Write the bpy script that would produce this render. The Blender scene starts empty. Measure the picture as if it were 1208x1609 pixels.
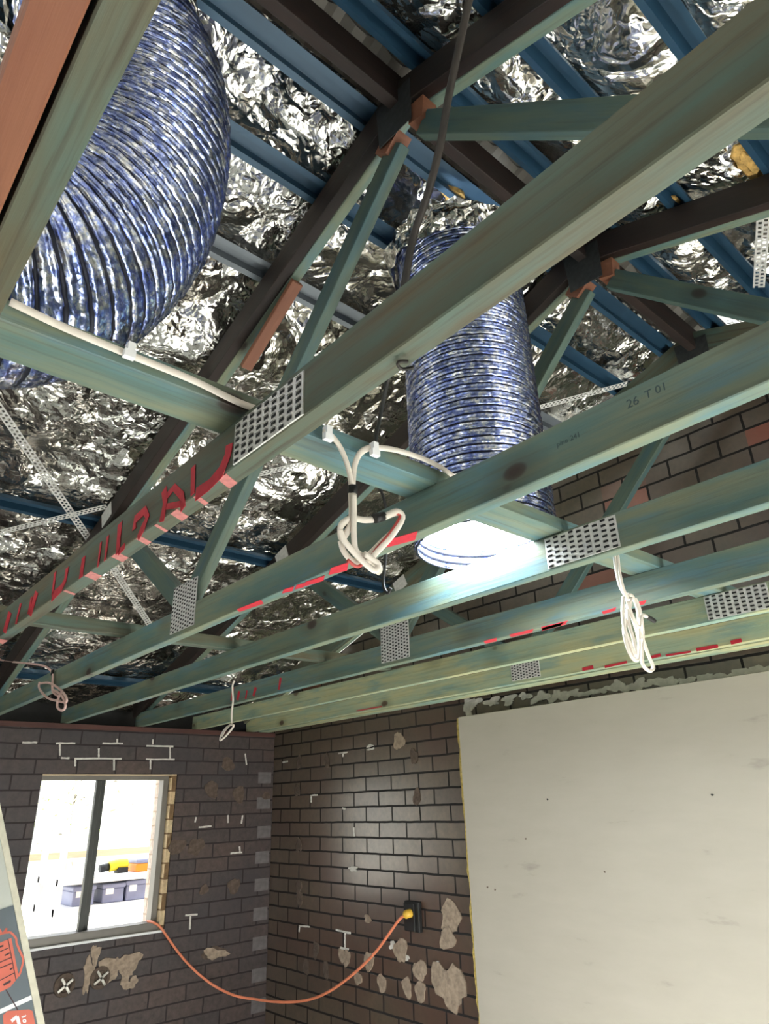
import bpy, bmesh, math, random
from mathutils import Vector, Matrix
import numpy as np
random.seed(7)
SC = bpy.context.scene
COL = SC.collection
CZ = 1.93           # camera height; ceiling line is CZ + 0.516

# ------------------------------------------------------------------ camera
cam = bpy.data.objects.new('camera', bpy.data.cameras.new('camera'))
COL.objects.link(cam)
Rr = Vector((0.754069, -0.656114, -0.029921)); Dd = Vector((0.240547, 0.318276, -0.916972)); Ff = Vector((0.611161, 0.684262, 0.397829))
mw = Matrix.Identity(4)
for i in range(3):
    mw[i][0] = Rr[i]; mw[i][1] = -Dd[i]; mw[i][2] = -Ff[i]
mw[2][3] = CZ
cam.matrix_world = mw
cam.data.sensor_fit = 'VERTICAL'; cam.data.sensor_height = 24.0; cam.data.sensor_width = 24.0
cam.data.lens = 15.7513; cam.data.clip_start = 0.02
SC.camera = cam

# ------------------------------------------------------------------ light
SC.view_settings.view_transform = 'Standard'; SC.view_settings.look = 'None'
SC.view_settings.gamma = 1.0; SC.view_settings.use_curve_mapping = False
SC.view_settings.exposure = 0.7
wd = bpy.data.worlds.new('sky'); SC.world = wd; wd.use_nodes = True
wn = wd.node_tree.nodes; wl = wd.node_tree.links
bg = wn['Background']
wtc = wn.new('ShaderNodeTexCoord'); wsep = wn.new('ShaderNodeSeparateXYZ'); wl.new(wtc.outputs['Generated'], wsep.inputs[0])
wr = wn.new('ShaderNodeValToRGB'); wl.new(wsep.outputs['Z'], wr.inputs[0])
wr.color_ramp.elements[0].position = 0.0; wr.color_ramp.elements[0].color = (0.42, 0.45, 0.40, 1)
wr.color_ramp.elements[1].position = 0.5; wr.color_ramp.elements[1].color = (0.86, 0.93, 1.0, 1)
e = wr.color_ramp.elements.new(0.06); e.color = (1.0, 1.0, 0.98, 1)
wl.new(wr.outputs[0], bg.inputs['Color'])
bg.inputs['Strength'].default_value = 2.4
sun = bpy.data.objects.new('sun', bpy.data.lights.new('sun', 'SUN')); COL.objects.link(sun)
sun.data.energy = 40.0; sun.data.angle = math.radians(1.0); sun.data.color = (1.0, 0.985, 0.95)
sun.rotation_euler = Vector((0.0, 0.85, -0.375)).to_track_quat('-Z', 'Y').to_euler()
def portal(loc, direction, sx, sy):
    l = bpy.data.lights.new('opening_portal', 'AREA'); l.shape = 'RECTANGLE'; l.size = sx; l.size_y = sy
    o = bpy.data.objects.new('opening_portal', l); COL.objects.link(o)
    o.location = loc; o.rotation_euler = Vector(direction).to_track_quat('-Z', 'Y').to_euler()
    l.cycles.is_portal = True

# ------------------------------------------------------------------ colour + materials
def lin(c):
    return tuple((x / 12.92 if x <= 0.04045 else ((x + 0.055) / 1.055) ** 2.4) for x in [v / 255.0 for v in c])
def mat(name):
    m = bpy.data.materials.new(name); m.use_nodes = True
    nt = m.node_tree; b = nt.nodes['Principled BSDF']
    return m, nt, b
def N(nt, t, **kw):
    n = nt.nodes.new(t)
    for k, v in kw.items():
        if k in n.inputs.keys(): n.inputs[k].default_value = v
        else: setattr(n, k, v)
    return n
def ramp(nt, stops):
    r = nt.nodes.new('ShaderNodeValToRGB'); el = r.color_ramp.elements
    el[0].position, el[0].color = stops[0][0], tuple(stops[0][1]) + (1,)
    el[1].position, el[1].color = stops[-1][0], tuple(stops[-1][1]) + (1,)
    for p, c in stops[1:-1]:
        x = el.new(p); x.color = tuple(c) + (1,)
    return r
def mixc(nt, fac, a, b, blend='MIX'):
    m = nt.nodes.new('ShaderNodeMix'); m.data_type = 'RGBA'; m.blend_type = blend
    for sock, v in ((m.inputs[0], fac), (m.inputs[6], a), (m.inputs[7], b)):
        if hasattr(v, 'is_linked') or hasattr(v, 'links'): nt.links.new(v, sock)
        elif isinstance(v, (int, float)): sock.default_value = v
        else: sock.default_value = tuple(v) + (1,)
    return m.outputs[2]
def plain(name, rgb, rough=0.6, metal=0.0, var=0.0, scale=20, bump=0.0, spec=None):
    m, nt, b = mat(name)
    c = lin(rgb)
    b.inputs['Roughness'].default_value = rough; b.inputs['Metallic'].default_value = metal
    if spec is not None: b.inputs['Specular IOR Level'].default_value = spec
    tc = N(nt, 'ShaderNodeTexCoord')
    no = N(nt, 'ShaderNodeTexNoise', Scale=scale, Detail=5.0); nt.links.new(tc.outputs['Object'], no.inputs['Vector'])
    lo = tuple(x * (1 - var) for x in c); hi = tuple(min(1, x * (1 + var)) for x in c)
    r = ramp(nt, [(0.35, lo), (0.65, hi)]); nt.links.new(no.outputs['Fac'], r.inputs[0])
    nt.links.new(r.outputs[0], b.inputs['Base Color'])
    if bump:
        bp = N(nt, 'ShaderNodeBump', Strength=bump, Distance=0.01); nt.links.new(no.outputs['Fac'], bp.inputs['Height'])
        nt.links.new(bp.outputs[0], b.inputs['Normal'])
    return m
def wood(name, base, tint2, streak, knot, blue=None, rough=0.62, amt=0.6, knots=True, dark=0.5):
    """Sawn timber: local X runs along the grain."""
    m, nt, b = mat(name); L = nt.links
    tc = N(nt, 'ShaderNodeTexCoord'); oi = N(nt, 'ShaderNodeObjectInfo')
    off = N(nt, 'ShaderNodeVectorMath', operation='SCALE'); off.inputs[0].default_value = (37.0, 11.0, 23.0); L.new(oi.outputs['Random'], off.inputs['Scale'])
    add = N(nt, 'ShaderNodeVectorMath', operation='ADD'); L.new(tc.outputs['Object'], add.inputs[0]); L.new(off.outputs[0], add.inputs[1])
    mg = N(nt, 'ShaderNodeMapping'); mg.inputs['Scale'].default_value = (2.2, 80, 80); L.new(add.outputs[0], mg.inputs[0])
    mp = N(nt, 'ShaderNodeMapping'); mp.inputs['Scale'].default_value = (3.4, 22, 22); L.new(add.outputs[0], mp.inputs[0])
    g = N(nt, 'ShaderNodeTexNoise', Scale=1.0, Detail=6.0, Roughness=0.65); L.new(mg.outputs[0], g.inputs['Vector'])
    p = N(nt, 'ShaderNodeTexNoise', Scale=1.0, Detail=4.0, Roughness=0.55); L.new(mp.outputs[0], p.inputs['Vector'])
    cb = ramp(nt, [(0.36, lin(base)), (0.66, lin(tint2))]); L.new(p.outputs['Fac'], cb.inputs[0])
    col = cb.outputs[0]
    if blue is not None:
        mb = N(nt, 'ShaderNodeMapping'); mb.inputs['Scale'].default_value = (3.0, 16, 16); mb.inputs['Location'].default_value = (5, 9, 2); L.new(add.outputs[0], mb.inputs[0])
        nb = N(nt, 'ShaderNodeTexNoise', Scale=1.0, Detail=5.0, Roughness=0.6); L.new(mb.outputs[0], nb.inputs['Vector'])
        fb = ramp(nt, [(0.50, (0, 0, 0)), (0.64, (amt, amt, amt))]); L.new(nb.outputs['Fac'], fb.inputs[0])
        col = mixc(nt, fb.outputs[0], col, lin(blue))
    fs = ramp(nt, [(0.52, (0, 0, 0)), (0.74, (dark, dark, dark))]); L.new(g.outputs['Fac'], fs.inputs[0])
    col = mixc(nt, fs.outputs[0], col, lin(streak))
    if knots:
        mk = N(nt, 'ShaderNodeMapping'); mk.inputs['Scale'].default_value = (4.6, 8, 8); L.new(add.outputs[0], mk.inputs[0])
        vk = N(nt, 'ShaderNodeTexVoronoi', Scale=1.0); vk.inputs['Randomness'].default_value = 1.0; L.new(mk.outputs[0], vk.inputs['Vector'])
        fk = ramp(nt, [(0.07, (0.95, 0.95, 0.95)), (0.115, (0.75, 0.75, 0.75)), (0.15, (0, 0, 0))]); L.new(vk.outputs['Distance'], fk.inputs[0])
        gs = N(nt, 'ShaderNodeSeparateColor'); L.new(vk.outputs['Color'], gs.inputs[0])
        gg = N(nt, 'ShaderNodeMath', operation='GREATER_THAN'); L.new(gs.outputs[0], gg.inputs[0]); gg.inputs[1].default_value = 0.58
        gm = N(nt, 'ShaderNodeMath', operation='MULTIPLY'); L.new(gg.outputs[0], gm.inputs[0]); L.new(fk.outputs[0], gm.inputs[1])
        halo = ramp(nt, [(0.10, (0.5, 0.5, 0.5)), (0.42, (0, 0, 0))]); L.new(vk.outputs['Distance'], halo.inputs[0])
        hm = N(nt, 'ShaderNodeMath', operation='MULTIPLY'); L.new(gg.outputs[0], hm.inputs[0]); L.new(halo.outputs[0], hm.inputs[1])
        col = mixc(nt, hm.outputs[0], col, lin(streak))
        col = mixc(nt, gm.outputs[0], col, lin(knot))
    L.new(col, b.inputs['Base Color']); b.inputs['Roughness'].default_value = rough
    bp = N(nt, 'ShaderNodeBump', Strength=0.25, Distance=0.004); L.new(g.outputs['Fac'], bp.inputs['Height']); L.new(bp.outputs[0], b.inputs['Normal'])
    return m
M_GREEN = wood('treated_pine_green', (88, 116, 110), (122, 128, 104), (72, 60, 42), (52, 36, 30), blue=(78, 122, 138), amt=0.55)
M_GREENY = wood('treated_pine_yellow_green', (150, 166, 140), (178, 174, 130), (92, 104, 82), (78, 58, 40), blue=(92, 140, 142), amt=0.6)
M_GREEND = wood('treated_pine_weathered', (80, 96, 84), (90, 82, 60), (56, 40, 24), (40, 28, 20), blue=(74, 106, 102), amt=0.4, dark=0.7)
M_WEB = wood('treated_pine_web', (62, 88, 86), (84, 98, 82), (48, 54, 50), (34, 28, 24), blue=(52, 88, 102), amt=0.4)
M_RAFT = wood('old_dark_rafter', (26, 18, 14), (40, 24, 18), (18, 13, 11), (14, 10, 9), knots=False)
M_ORANGE = wood('orange_primed_timber', (124, 76, 55), (134, 86, 62), (104, 62, 44), (78, 42, 30), dark=0.35)
M_STEEL = plain('blue_coated_steel', (40, 70, 92), 0.42, 0.2, 0.10, 6)
M_STEELG = plain('grey_coated_steel', (112, 118, 124), 0.42, 0.3, 0.10, 6)
M_GALV = plain('galvanised_plate', (214, 212, 208), 0.5, 0.15, 0.12, 60)
M_SLOT = plain('plate_slot_dark', (34, 35, 35), 0.8)
M_RED = plain('red_spray_paint', (190, 34, 52), 0.6, 0, 0.12, 60)
M_PINK = plain('faded_red_spray_paint', (186, 116, 112), 0.6, 0, 0.15, 80)
M_INK = plain('grey_ink_stamp', (66, 84, 86), 0.8)
M_CABLE = plain('white_cable_sheath', (226, 216, 204), 0.5, 0, 0.05, 30)
M_CABLER = plain('red_cable_stripe', (176, 66, 60), 0.5)
M_PINKC = plain('pinkish_cable_sheath', (226, 190, 182), 0.5, 0, 0.06, 30)
M_BLACK = plain('black_rubber', (24, 23, 23), 0.55, 0, 0.2, 30)
M_RUST = plain('rusty_black_conduit', (36, 30, 26), 0.6, 0, 0.5, 24, 0.3)
M_CORD = plain('orange_cord', (226, 132, 96), 0.45, 0, 0.06, 30)
M_YELLOW = plain('yellow_plug', (222, 176, 62), 0.4)
M_MORTAR = plain('white_mortar', (206, 202, 194), 0.9, 0, 0.12, 40, 0.5)
M_DAB = plain('tan_adhesive_dab', (158, 140, 122), 0.9, 0, 0.22, 45, 0.6)
M_DABD = plain('dim_brown_adhesive', (92, 78, 68), 0.9, 0, 0.25, 45, 0.5)
M_ALU = plain('window_frame_grey', (120, 116, 110), 0.45, 0.3, 0.06, 10)
M_DARKF = plain('window_stile_dark', (66, 68, 66), 0.45, 0.2, 0.1, 10)
M_TIMB = wood('raw_reveal_timber', (190, 170, 140), (204, 184, 150), (150, 124, 96), (110, 84, 60), knots=False)
M_FOAM = plain('yellow_foam_edge', (196, 172, 96), 0.9, 0, 0.25, 60, 0.7)
M_INSUL = plain('yellow_insulation', (200, 160, 92), 0.95, 0, 0.3, 50, 0.8)
M_WHITE = plain('white_painted_metal', (236, 236, 236), 0.5)
M_CONC = plain('concrete_floor', (202, 204, 200), 0.8, 0, 0.10, 3, 0.2)
M_GROUND = plain('pale_ground', (200, 194, 180), 0.9, 0, 0.1, 2)
M_ROOFUND = plain('grey_roof_sheet', (130, 124, 116), 0.5, 0.2, 0.12, 10)
M_CRATE = plain('blue_grey_plastic', (136, 140, 168), 0.5, 0, 0.1, 10)
M_TOOLY = plain('yellow_plastic', (232, 206, 40), 0.4)
M_TOOLO = plain('orange_plastic', (238, 140, 30), 0.4)
M_LEAF = plain('pale_leaf', (150, 168, 96), 0.6, 0, 0.25, 8)
M_BARK = plain('grey_bark', (112, 106, 98), 0.9, 0, 0.2, 20)
M_PACK = plain('grey_printed_wrap', (98, 106, 110), 0.45, 0, 0.06, 6)
M_PACKE = plain('cream_board_edge', (214, 208, 188), 0.8, 0, 0.08, 40)
M_PACKW = plain('pale_board_face', (198, 200, 190), 0.7, 0, 0.04, 8)
M_LOGO = plain('faded_orange_print', (214, 112, 92), 0.6, 0, 0.06, 10)
M_LOGOD = plain('dark_print_line', (70, 52, 54), 0.6)
M_CHROME = plain('tap_chrome', (160, 158, 152), 0.3, 0.8, 0.3, 60)

def brick_mat(name, axis, u0, z0, c1, c2, mortar, rough, tint=None, tscale=1.6, bump=0.5, msize=0.010, brickred=None, ior=1.5):
    m, nt, b = mat(name); L = nt.links
    tc = N(nt, 'ShaderNodeTexCoord'); sp = N(nt, 'ShaderNodeSeparateXYZ'); L.new(tc.outputs['Object'], sp.inputs[0])
    cb = N(nt, 'ShaderNodeCombineXYZ')
    s1 = N(nt, 'ShaderNodeMath', operation='SUBTRACT'); L.new(sp.outputs[axis], s1.inputs[0]); s1.inputs[1].default_value = u0
    s2 = N(nt, 'ShaderNodeMath', operation='SUBTRACT'); L.new(sp.outputs['Z'], s2.inputs[0]); s2.inputs[1].default_value = z0
    L.new(s1.outputs[0], cb.inputs[0]); L.new(s2.outputs[0], cb.inputs[1])
    wob = N(nt, 'ShaderNodeTexNoise', Scale=9.0, Detail=2.0); L.new(tc.outputs['Object'], wob.inputs['Vector'])
    ws = N(nt, 'ShaderNodeVectorMath', operation='SCALE'); L.new(wob.outputs['Color'], ws.inputs[0]); ws.inputs['Scale'].default_value = 0.008
    wa = N(nt, 'ShaderNodeVectorMath', operation='ADD'); L.new(cb.outputs[0], wa.inputs[0]); L.new(ws.outputs[0], wa.inputs[1])
    br = N(nt, 'ShaderNodeTexBrick'); L.new(wa.outputs[0], br.inputs['Vector'])
    br.inputs['Scale'].default_value = 1.0; br.inputs['Brick Width'].default_value = 0.24; br.inputs['Row Height'].default_value = 0.0863
    br.inputs['Mortar Size'].default_value = msize * 0.5; br.inputs['Mortar Smooth'].default_value = 0.15; br.inputs['Bias'].default_value = 0.0
    br.inputs['Color1'].default_value = lin(c1) + (1,); br.inputs['Color2'].default_value = lin(c2) + (1,); br.inputs['Mortar'].default_value = lin(mortar) + (1,)
    no = N(nt, 'ShaderNodeTexNoise', Scale=26.0, Detail=6.0, Roughness=0.7); L.new(tc.outputs['Object'], no.inputs['Vector'])
    rr = ramp(nt, [(0.3, (0.62, 0.62, 0.62)), (0.7, (1.3, 1.28, 1.25))]); L.new(no.outputs['Fac'], rr.inputs[0])
    col = mixc(nt, 1.0, br.outputs['Color'], rr.outputs[0], 'MULTIPLY')
    if tint:
        big = N(nt, 'ShaderNodeTexNoise', Scale=tscale, Detail=3.0); L.new(tc.outputs['Object'], big.inputs['Vector'])
        bf = ramp(nt, [(0.45, (0, 0, 0)), (0.65, (0.7, 0.7, 0.7))]); L.new(big.outputs['Fac'], bf.inputs[0])
        col = mixc(nt, bf.outputs[0], col, lin(tint))
        col = mixc(nt, br.outputs['Fac'], col, lin(mortar))
    if brickred:
        fl = N(nt, 'ShaderNodeVectorMath', operation='MULTIPLY'); L.new(wa.outputs[0], fl.inputs[0]); fl.inputs[1].default_value = (1 / 0.24, 1 / 0.0863, 1)
        fl2 = N(nt, 'ShaderNodeVectorMath', operation='FLOOR'); L.new(fl.outputs[0], fl2.inputs[0])
        wn_ = N(nt, 'ShaderNodeTexWhiteNoise'); L.new(fl2.outputs[0], wn_.inputs['Vector'])
        rf = ramp(nt, [(0.90, (0, 0, 0)), (0.92, (0.6, 0.6, 0.6))]); L.new(wn_.outputs['Value'], rf.inputs[0])
        zf = N(nt, 'ShaderNodeMath', operation='GREATER_THAN'); L.new(sp.outputs['Z'], zf.inputs[0]); zf.inputs[1].default_value = CZ + 0.62
        mm = N(nt, 'ShaderNodeMath', operation='MULTIPLY'); L.new(rf.outputs[0], mm.inputs[0]); L.new(zf.outputs[0], mm.inputs[1])
        col = mixc(nt, mm.outputs[0], col, lin(brickred))
        col = mixc(nt, br.outputs['Fac'], col, lin(mortar))
    L.new(col, b.inputs['Base Color'])
    b.inputs['IOR'].default_value = ior
    rg = N(nt, 'ShaderNodeMapRange'); L.new(br.outputs['Fac'], rg.inputs[0]); rg.inputs[3].default_value = rough; rg.inputs[4].default_value = 0.7; L.new(rg.outputs[0], b.inputs['Roughness'])
    sg = N(nt, 'ShaderNodeMapRange'); L.new(br.outputs['Fac'], sg.inputs[0]); sg.inputs[3].default_value = 0.5; sg.inputs[4].default_value = 0.15; L.new(sg.outputs[0], b.inputs['Specular IOR Level'])
    inv = N(nt, 'ShaderNodeMath', operation='SUBTRACT'); inv.inputs[0].default_value = 1.0; L.new(br.outputs['Fac'], inv.inputs[1])
    ad = N(nt, 'ShaderNodeMath', operation='MULTIPLY_ADD'); L.new(no.outputs['Fac'], ad.inputs[0]); ad.inputs[1].default_value = 0.25; L.new(inv.outputs[0], ad.inputs[2])
    bp = N(nt, 'ShaderNodeBump', Strength=bump, Distance=0.006); L.new(ad.outputs[0], bp.inputs['Height']); L.new(bp.outputs[0], b.inputs['Normal'])
    return m
M_BRW = brick_mat('dark_brick_window_wall', 'X', 1.366, CZ + 0.397, (66, 58, 58), (80, 66, 62), (56, 50, 50), 0.55, tint=(58, 54, 58))
M_BRR = brick_mat('dark_brick_side_wall', 'Y', 3.75, CZ + 0.162, (84, 70, 58), (98, 84, 68), (24, 21, 20), 0.30, tint=(84, 58, 48), tscale=1.6, brickred=(164, 76, 50), bump=0.3, msize=0.012, ior=2.15)
M_BRO = brick_mat('pale_brick_outside', 'Y', 0, CZ, (206, 188, 176), (214, 200, 190), (180, 160, 140), 0.8)

def foil_mat(name, base, rough=0.2):
    m, nt, b = mat(name); L = nt.links
    tc = N(nt, 'ShaderNodeTexCoord'); geo = N(nt, 'ShaderNodeNewGeometry')
    w1 = N(nt, 'ShaderNodeTexNoise', Scale=3.5, Detail=4.0); L.new(tc.outputs['Object'], w1.inputs['Vector'])
    ws = N(nt, 'ShaderNodeVectorMath', operation='MULTIPLY_ADD'); L.new(w1.outputs['Color'], ws.inputs[0]); ws.inputs[1].default_value = (0.5, 0.5, 0.5); L.new(tc.outputs['Object'], ws.inputs[2])
    acc = geo.outputs['Normal']
    for s, t, st in ((2.0, 0.42, (1, 0.7, 1)), (5.5, 0.5, (0.55, 1.3, 1)), (16.0, 0.45, (0.6, 1.2, 1))):
        mp = N(nt, 'ShaderNodeMapping'); mp.inputs['Scale'].default_value = (s * st[0], s * st[1], s * st[2]); mp.inputs['Rotation'].default_value = (0.0, 0.0, s); L.new(ws.outputs[0], mp.inputs[0])
        v = N(nt, 'ShaderNodeTexVoronoi', Scale=1.0); L.new(mp.outputs[0], v.inputs['Vector'])
        c0 = N(nt, 'ShaderNodeVectorMath', operation='SUBTRACT'); L.new(v.outputs['Color'], c0.inputs[0]); c0.inputs[1].default_value = (0.5, 0.5, 0.5)
        c1 = N(nt, 'ShaderNodeVectorMath', operation='SCALE'); L.new(c0.outputs[0], c1.inputs[0]); c1.inputs['Scale'].default_value = t
        a = N(nt, 'ShaderNodeVectorMath', operation='ADD'); L.new(acc, a.inputs[0]); L.new(c1.outputs[0], a.inputs[1]); acc = a.outputs[0]
    nn = N(nt, 'ShaderNodeVectorMath', operation='NORMALIZE'); L.new(acc, nn.inputs[0])
    # sharp thin creases
    hs = None
    for sc, k in ((3.0, 1.0), (8.0, 0.6), (21.0, 0.35)):
        e = N(nt, 'ShaderNodeTexVoronoi', Scale=sc); e.feature = 'DISTANCE_TO_EDGE'; L.new(ws.outputs[0], e.inputs['Vector'])
        p = N(nt, 'ShaderNodeMath', operation='MINIMUM'); L.new(e.outputs['Distance'], p.inputs[0]); p.inputs[1].default_value = 0.16
        q = N(nt, 'ShaderNodeMath', operation='MULTIPLY'); L.new(p.outputs[0], q.inputs[0]); q.inputs[1].default_value = k * 3.0 / sc
        if hs is None: hs = q.outputs[0]
        else:
            ad = N(nt, 'ShaderNodeMath', operation='ADD'); L.new(hs, ad.inputs[0]); L.new(q.outputs[0], ad.inputs[1]); hs = ad.outputs[0]
    bp = N(nt, 'ShaderNodeBump', Strength=0.7, Distance=0.12); L.new(hs, bp.inputs['Height']); L.new(nn.outputs[0], bp.inputs['Normal'])
    L.new(bp.outputs[0], b.inputs['Normal'])
    b.inputs['Base Color'].default_value = lin(base) + (1,); b.inputs['Metallic'].default_value = 1.0; b.inputs['Roughness'].default_value = rough
    return m
M_FOIL = foil_mat('crinkled_foil', (238, 234, 226))
M_GROOVE_SHADE = plain('duct_groove_shade', (34, 36, 48), 0.5, 0.5, 0.2, 60)  # shadow lines between the duct rings, painted in as a dark colour
def duct_mat():
    m, nt, b = mat('flexible_duct_foil'); L = nt.links
    tc = N(nt, 'ShaderNodeTexCoord'); geo = N(nt, 'ShaderNodeNewGeometry')
    no = N(nt, 'ShaderNodeTexNoise', Scale=42.0, Detail=7.0, Roughness=0.8); L.new(tc.outputs['Object'], no.inputs['Vector'])
    r = ramp(nt, [(0.38, lin((112, 130, 208))), (0.50, lin((166, 180, 230))), (0.58, lin((242, 243, 246)))]); L.new(no.outputs['Fac'], r.inputs[0])
    L.new(r.outputs[0], b.inputs['Base Color'])
    acc = geo.outputs['Normal']
    for sc, k in ((60.0, 0.10), (140.0, 0.26)):
        v = N(nt, 'ShaderNodeTexVoronoi', Scale=sc); L.new(tc.outputs['Object'], v.inputs['Vector'])
        c0 = N(nt, 'ShaderNodeVectorMath', operation='SUBTRACT'); L.new(v.outputs['Color'], c0.inputs[0]); c0.inputs[1].default_value = (0.5, 0.5, 0.5)
        c1 = N(nt, 'ShaderNodeVectorMath', operation='SCALE'); L.new(c0.outputs[0], c1.inputs[0]); c1.inputs['Scale'].default_value = k
        a = N(nt, 'ShaderNodeVectorMath', operation='ADD'); L.new(acc, a.inputs[0]); L.new(c1.outputs[0], a.inputs[1]); acc = a.outputs[0]
    nn = N(nt, 'ShaderNodeVectorMath', operation='NORMALIZE'); L.new(acc, nn.inputs[0])
    L.new(nn.outputs[0], b.inputs['Normal'])
    b.inputs['Metallic'].default_value = 1.0; b.inputs['Roughness'].default_value = 0.26
    return m
M_DUCT = duct_mat()
m_, nt_, b_ = mat('tube_daylight'); M_GLOW = m_
b_.inputs['Emission Color'].default_value = (0.86, 0.95, 1.0, 1); b_.inputs['Emission Strength'].default_value = 42.0
m_, nt_, b_ = mat('window_glass'); M_GLASS = m_
b_.inputs['Transmission Weight'].default_value = 1.0; b_.inputs['Roughness'].default_value = 0.0; b_.inputs['IOR'].default_value = 1.02
b_.inputs['Base Color'].default_value = (0.97, 0.98, 0.98, 1)
def board_mat():
    m, nt, b = mat('plasterboard_face'); L = nt.links
    tc = N(nt, 'ShaderNodeTexCoord')
    mp = N(nt, 'ShaderNodeMapping'); mp.inputs['Scale'].default_value = (1, 1.6, 6); L.new(tc.outputs['Object'], mp.inputs[0])
    no = N(nt, 'ShaderNodeTexNoise', Scale=2.2, Detail=6.0, Roughness=0.6); L.new(mp.outputs[0], no.inputs['Vector'])
    r = ramp(nt, [(0.25, lin((152, 145, 134))), (0.36, lin((172, 165, 152))), (0.8, lin((178, 171, 158)))]); L.new(no.outputs['Fac'], r.inputs[0])
    L.new(r.outputs[0], b.inputs['Base Color']); b.inputs['Roughness'].default_value = 0.75
    return m
M_BOARD = board_mat()

# ------------------------------------------------------------------ builders
def link(name, me, m, parent=None, mats=None):
    o = bpy.data.objects.new(name, me); COL.objects.link(o)
    for x in (mats or [m]): me.materials.append(x)
    if parent is not None:
        o.parent = parent
    return o
def place(o, M4, parent=None):
    if parent is not None:
        o.parent = parent
        o.matrix_local = Matrix.Translation(-Vector(parent.location)) @ M4
    else:
        o.matrix_world = M4
    return o
def tag(o, label, cat, group=None, kind=None):
    o['label'] = label; o['category'] = cat
    if group: o['group'] = group
    if kind: o['kind'] = kind
    return o
def struct(o, label, cat):
    return tag(o, label, cat, kind='structure')
def thing(name, loc, label, cat, group=None):
    o = bpy.data.objects.new(name, None); COL.objects.link(o); o.location = loc; o.empty_display_size = 0.1
    return tag(o, label, cat, group)
def box_mesh(name, lo, hi, bevel=0.0):
    bm = bmesh.new()
    bmesh.ops.create_cube(bm, size=1.0)
    lo = Vector(lo); hi = Vector(hi)
    for v in bm.verts:
        v.co = Vector([lo[i] + (v.co[i] + 0.5) * (hi[i] - lo[i]) for i in range(3)])
    if bevel:
        bmesh.ops.bevel(bm, geom=list(bm.edges), offset=bevel, segments=1, affect='EDGES')
    me = bpy.data.meshes.new(name); bm.to_mesh(me); bm.free(); return me
def box(name, lo, hi, m, parent=None, bevel=0.0):
    """axis-aligned box given in world coordinates; origin at its low corner"""
    lo = Vector(lo); hi = Vector(hi)
    me = box_mesh(name, (0, 0, 0), hi - lo, bevel)
    o = link(name, me, m)
    return place(o, Matrix.Translation(lo), parent)
def member(name, a, b, wx, wp, m, parent=None, side=None, bevel=0.002):
    """timber from a to b (ends of its centre line); wx = width along 'side', wp = the other width"""
    a = Vector(a); b = Vector(b); X = (b - a).normalized()
    side = Vector(side or (1, 0, 0)); Y = (side - X * side.dot(X)).normalized(); Z = X.cross(Y)
    l = (b - a).length
    me = box_mesh(name, (0, -wx / 2, -wp / 2), (l, wx / 2, wp / 2), bevel)
    o = link(name, me, m)
    M4 = Matrix.Identity(4)
    for i in range(3):
        M4[i][0] = X[i]; M4[i][1] = Y[i]; M4[i][2] = Z[i]; M4[i][3] = a[i]
    return place(o, M4, parent)
def smooth(pts, n=8):
    P = [Vector(p) for p in pts]
    if len(P) < 3: return P
    out = []
    Q = [P[0] * 2 - P[1]] + P + [P[-1] * 2 - P[-2]]
    for i in range(1, len(Q) - 2):
        p0, p1, p2, p3 = Q[i - 1], Q[i], Q[i + 1], Q[i + 2]
        for k in range(n):
            t = k / n
            out.append(0.5 * ((2 * p1) + (p2 - p0) * t + (2 * p0 - 5 * p1 + 4 * p2 - p3) * t * t + (3 * p1 - p0 - 3 * p2 + p3) * t ** 3))
    out.append(P[-1]); return out
def tube(name, pts, r, m, parent=None, n=8, seg=8, prof=None, flat=None, closed_caps=True):
    """swept tube; r number or list along path; flat=(w,h) elliptical cable"""
    P = smooth(pts, n) if n else [Vector(p) for p in pts]
    base = P[0].copy(); P = [p - base for p in P]
    me = bpy.data.meshes.new(name); V = []; F = []
    T = [(P[min(i + 1, len(P) - 1)] - P[max(i - 1, 0)]).normalized() for i in range(len(P))]
    ref = Vector((0, 0, 1)) if abs(T[0].z) < 0.9 else Vector((1, 0, 0))
    u = (ref - T[0] * ref.dot(T[0])).normalized()
    for i, p in enumerate(P):
        u = (u - T[i] * u.dot(T[i])).normalized(); w = T[i].cross(u)
        rr = r[i] if isinstance(r, (list, tuple)) else r
        for k in range(seg):
            a = 2 * math.pi * k / seg
            ca, sa = math.cos(a), math.sin(a)
            if flat: V.append(p + u * ca * flat[0] + w * sa * flat[1])
            else: V.append(p + (u * ca + w * sa) * rr)
    for i in range(len(P) - 1):
        for k in range(seg):
            F.append((i * seg + k, i * seg + (k + 1) % seg, (i + 1) * seg + (k + 1) % seg, (i + 1) * seg + k))
    if closed_caps:
        F.append(tuple(range(seg - 1, -1, -1))); F.append(tuple((len(P) - 1) * seg + k for k in range(seg)))
    me.from_pydata([tuple(v) for v in V], [], F); me.update()
    for p_ in me.polygons: p_.use_smooth = len(p_.vertices) == 4
    o = link(name, me, m)
    return place(o, Matrix.Translation(base), parent)
def meshob(name, V, F, m, parent=None, mats=None, midx=None):
    base = Vector(V[0]); me = bpy.data.meshes.new(name)
    me.from_pydata([tuple(Vector(v) - base) for v in V], [], F); me.update()
    o = link(name, me, m, mats=mats)
    if midx:
        for p_, k in zip(me.polygons, midx): p_.material_index = k
    return place(o, Matrix.Translation(base), parent)
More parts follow.
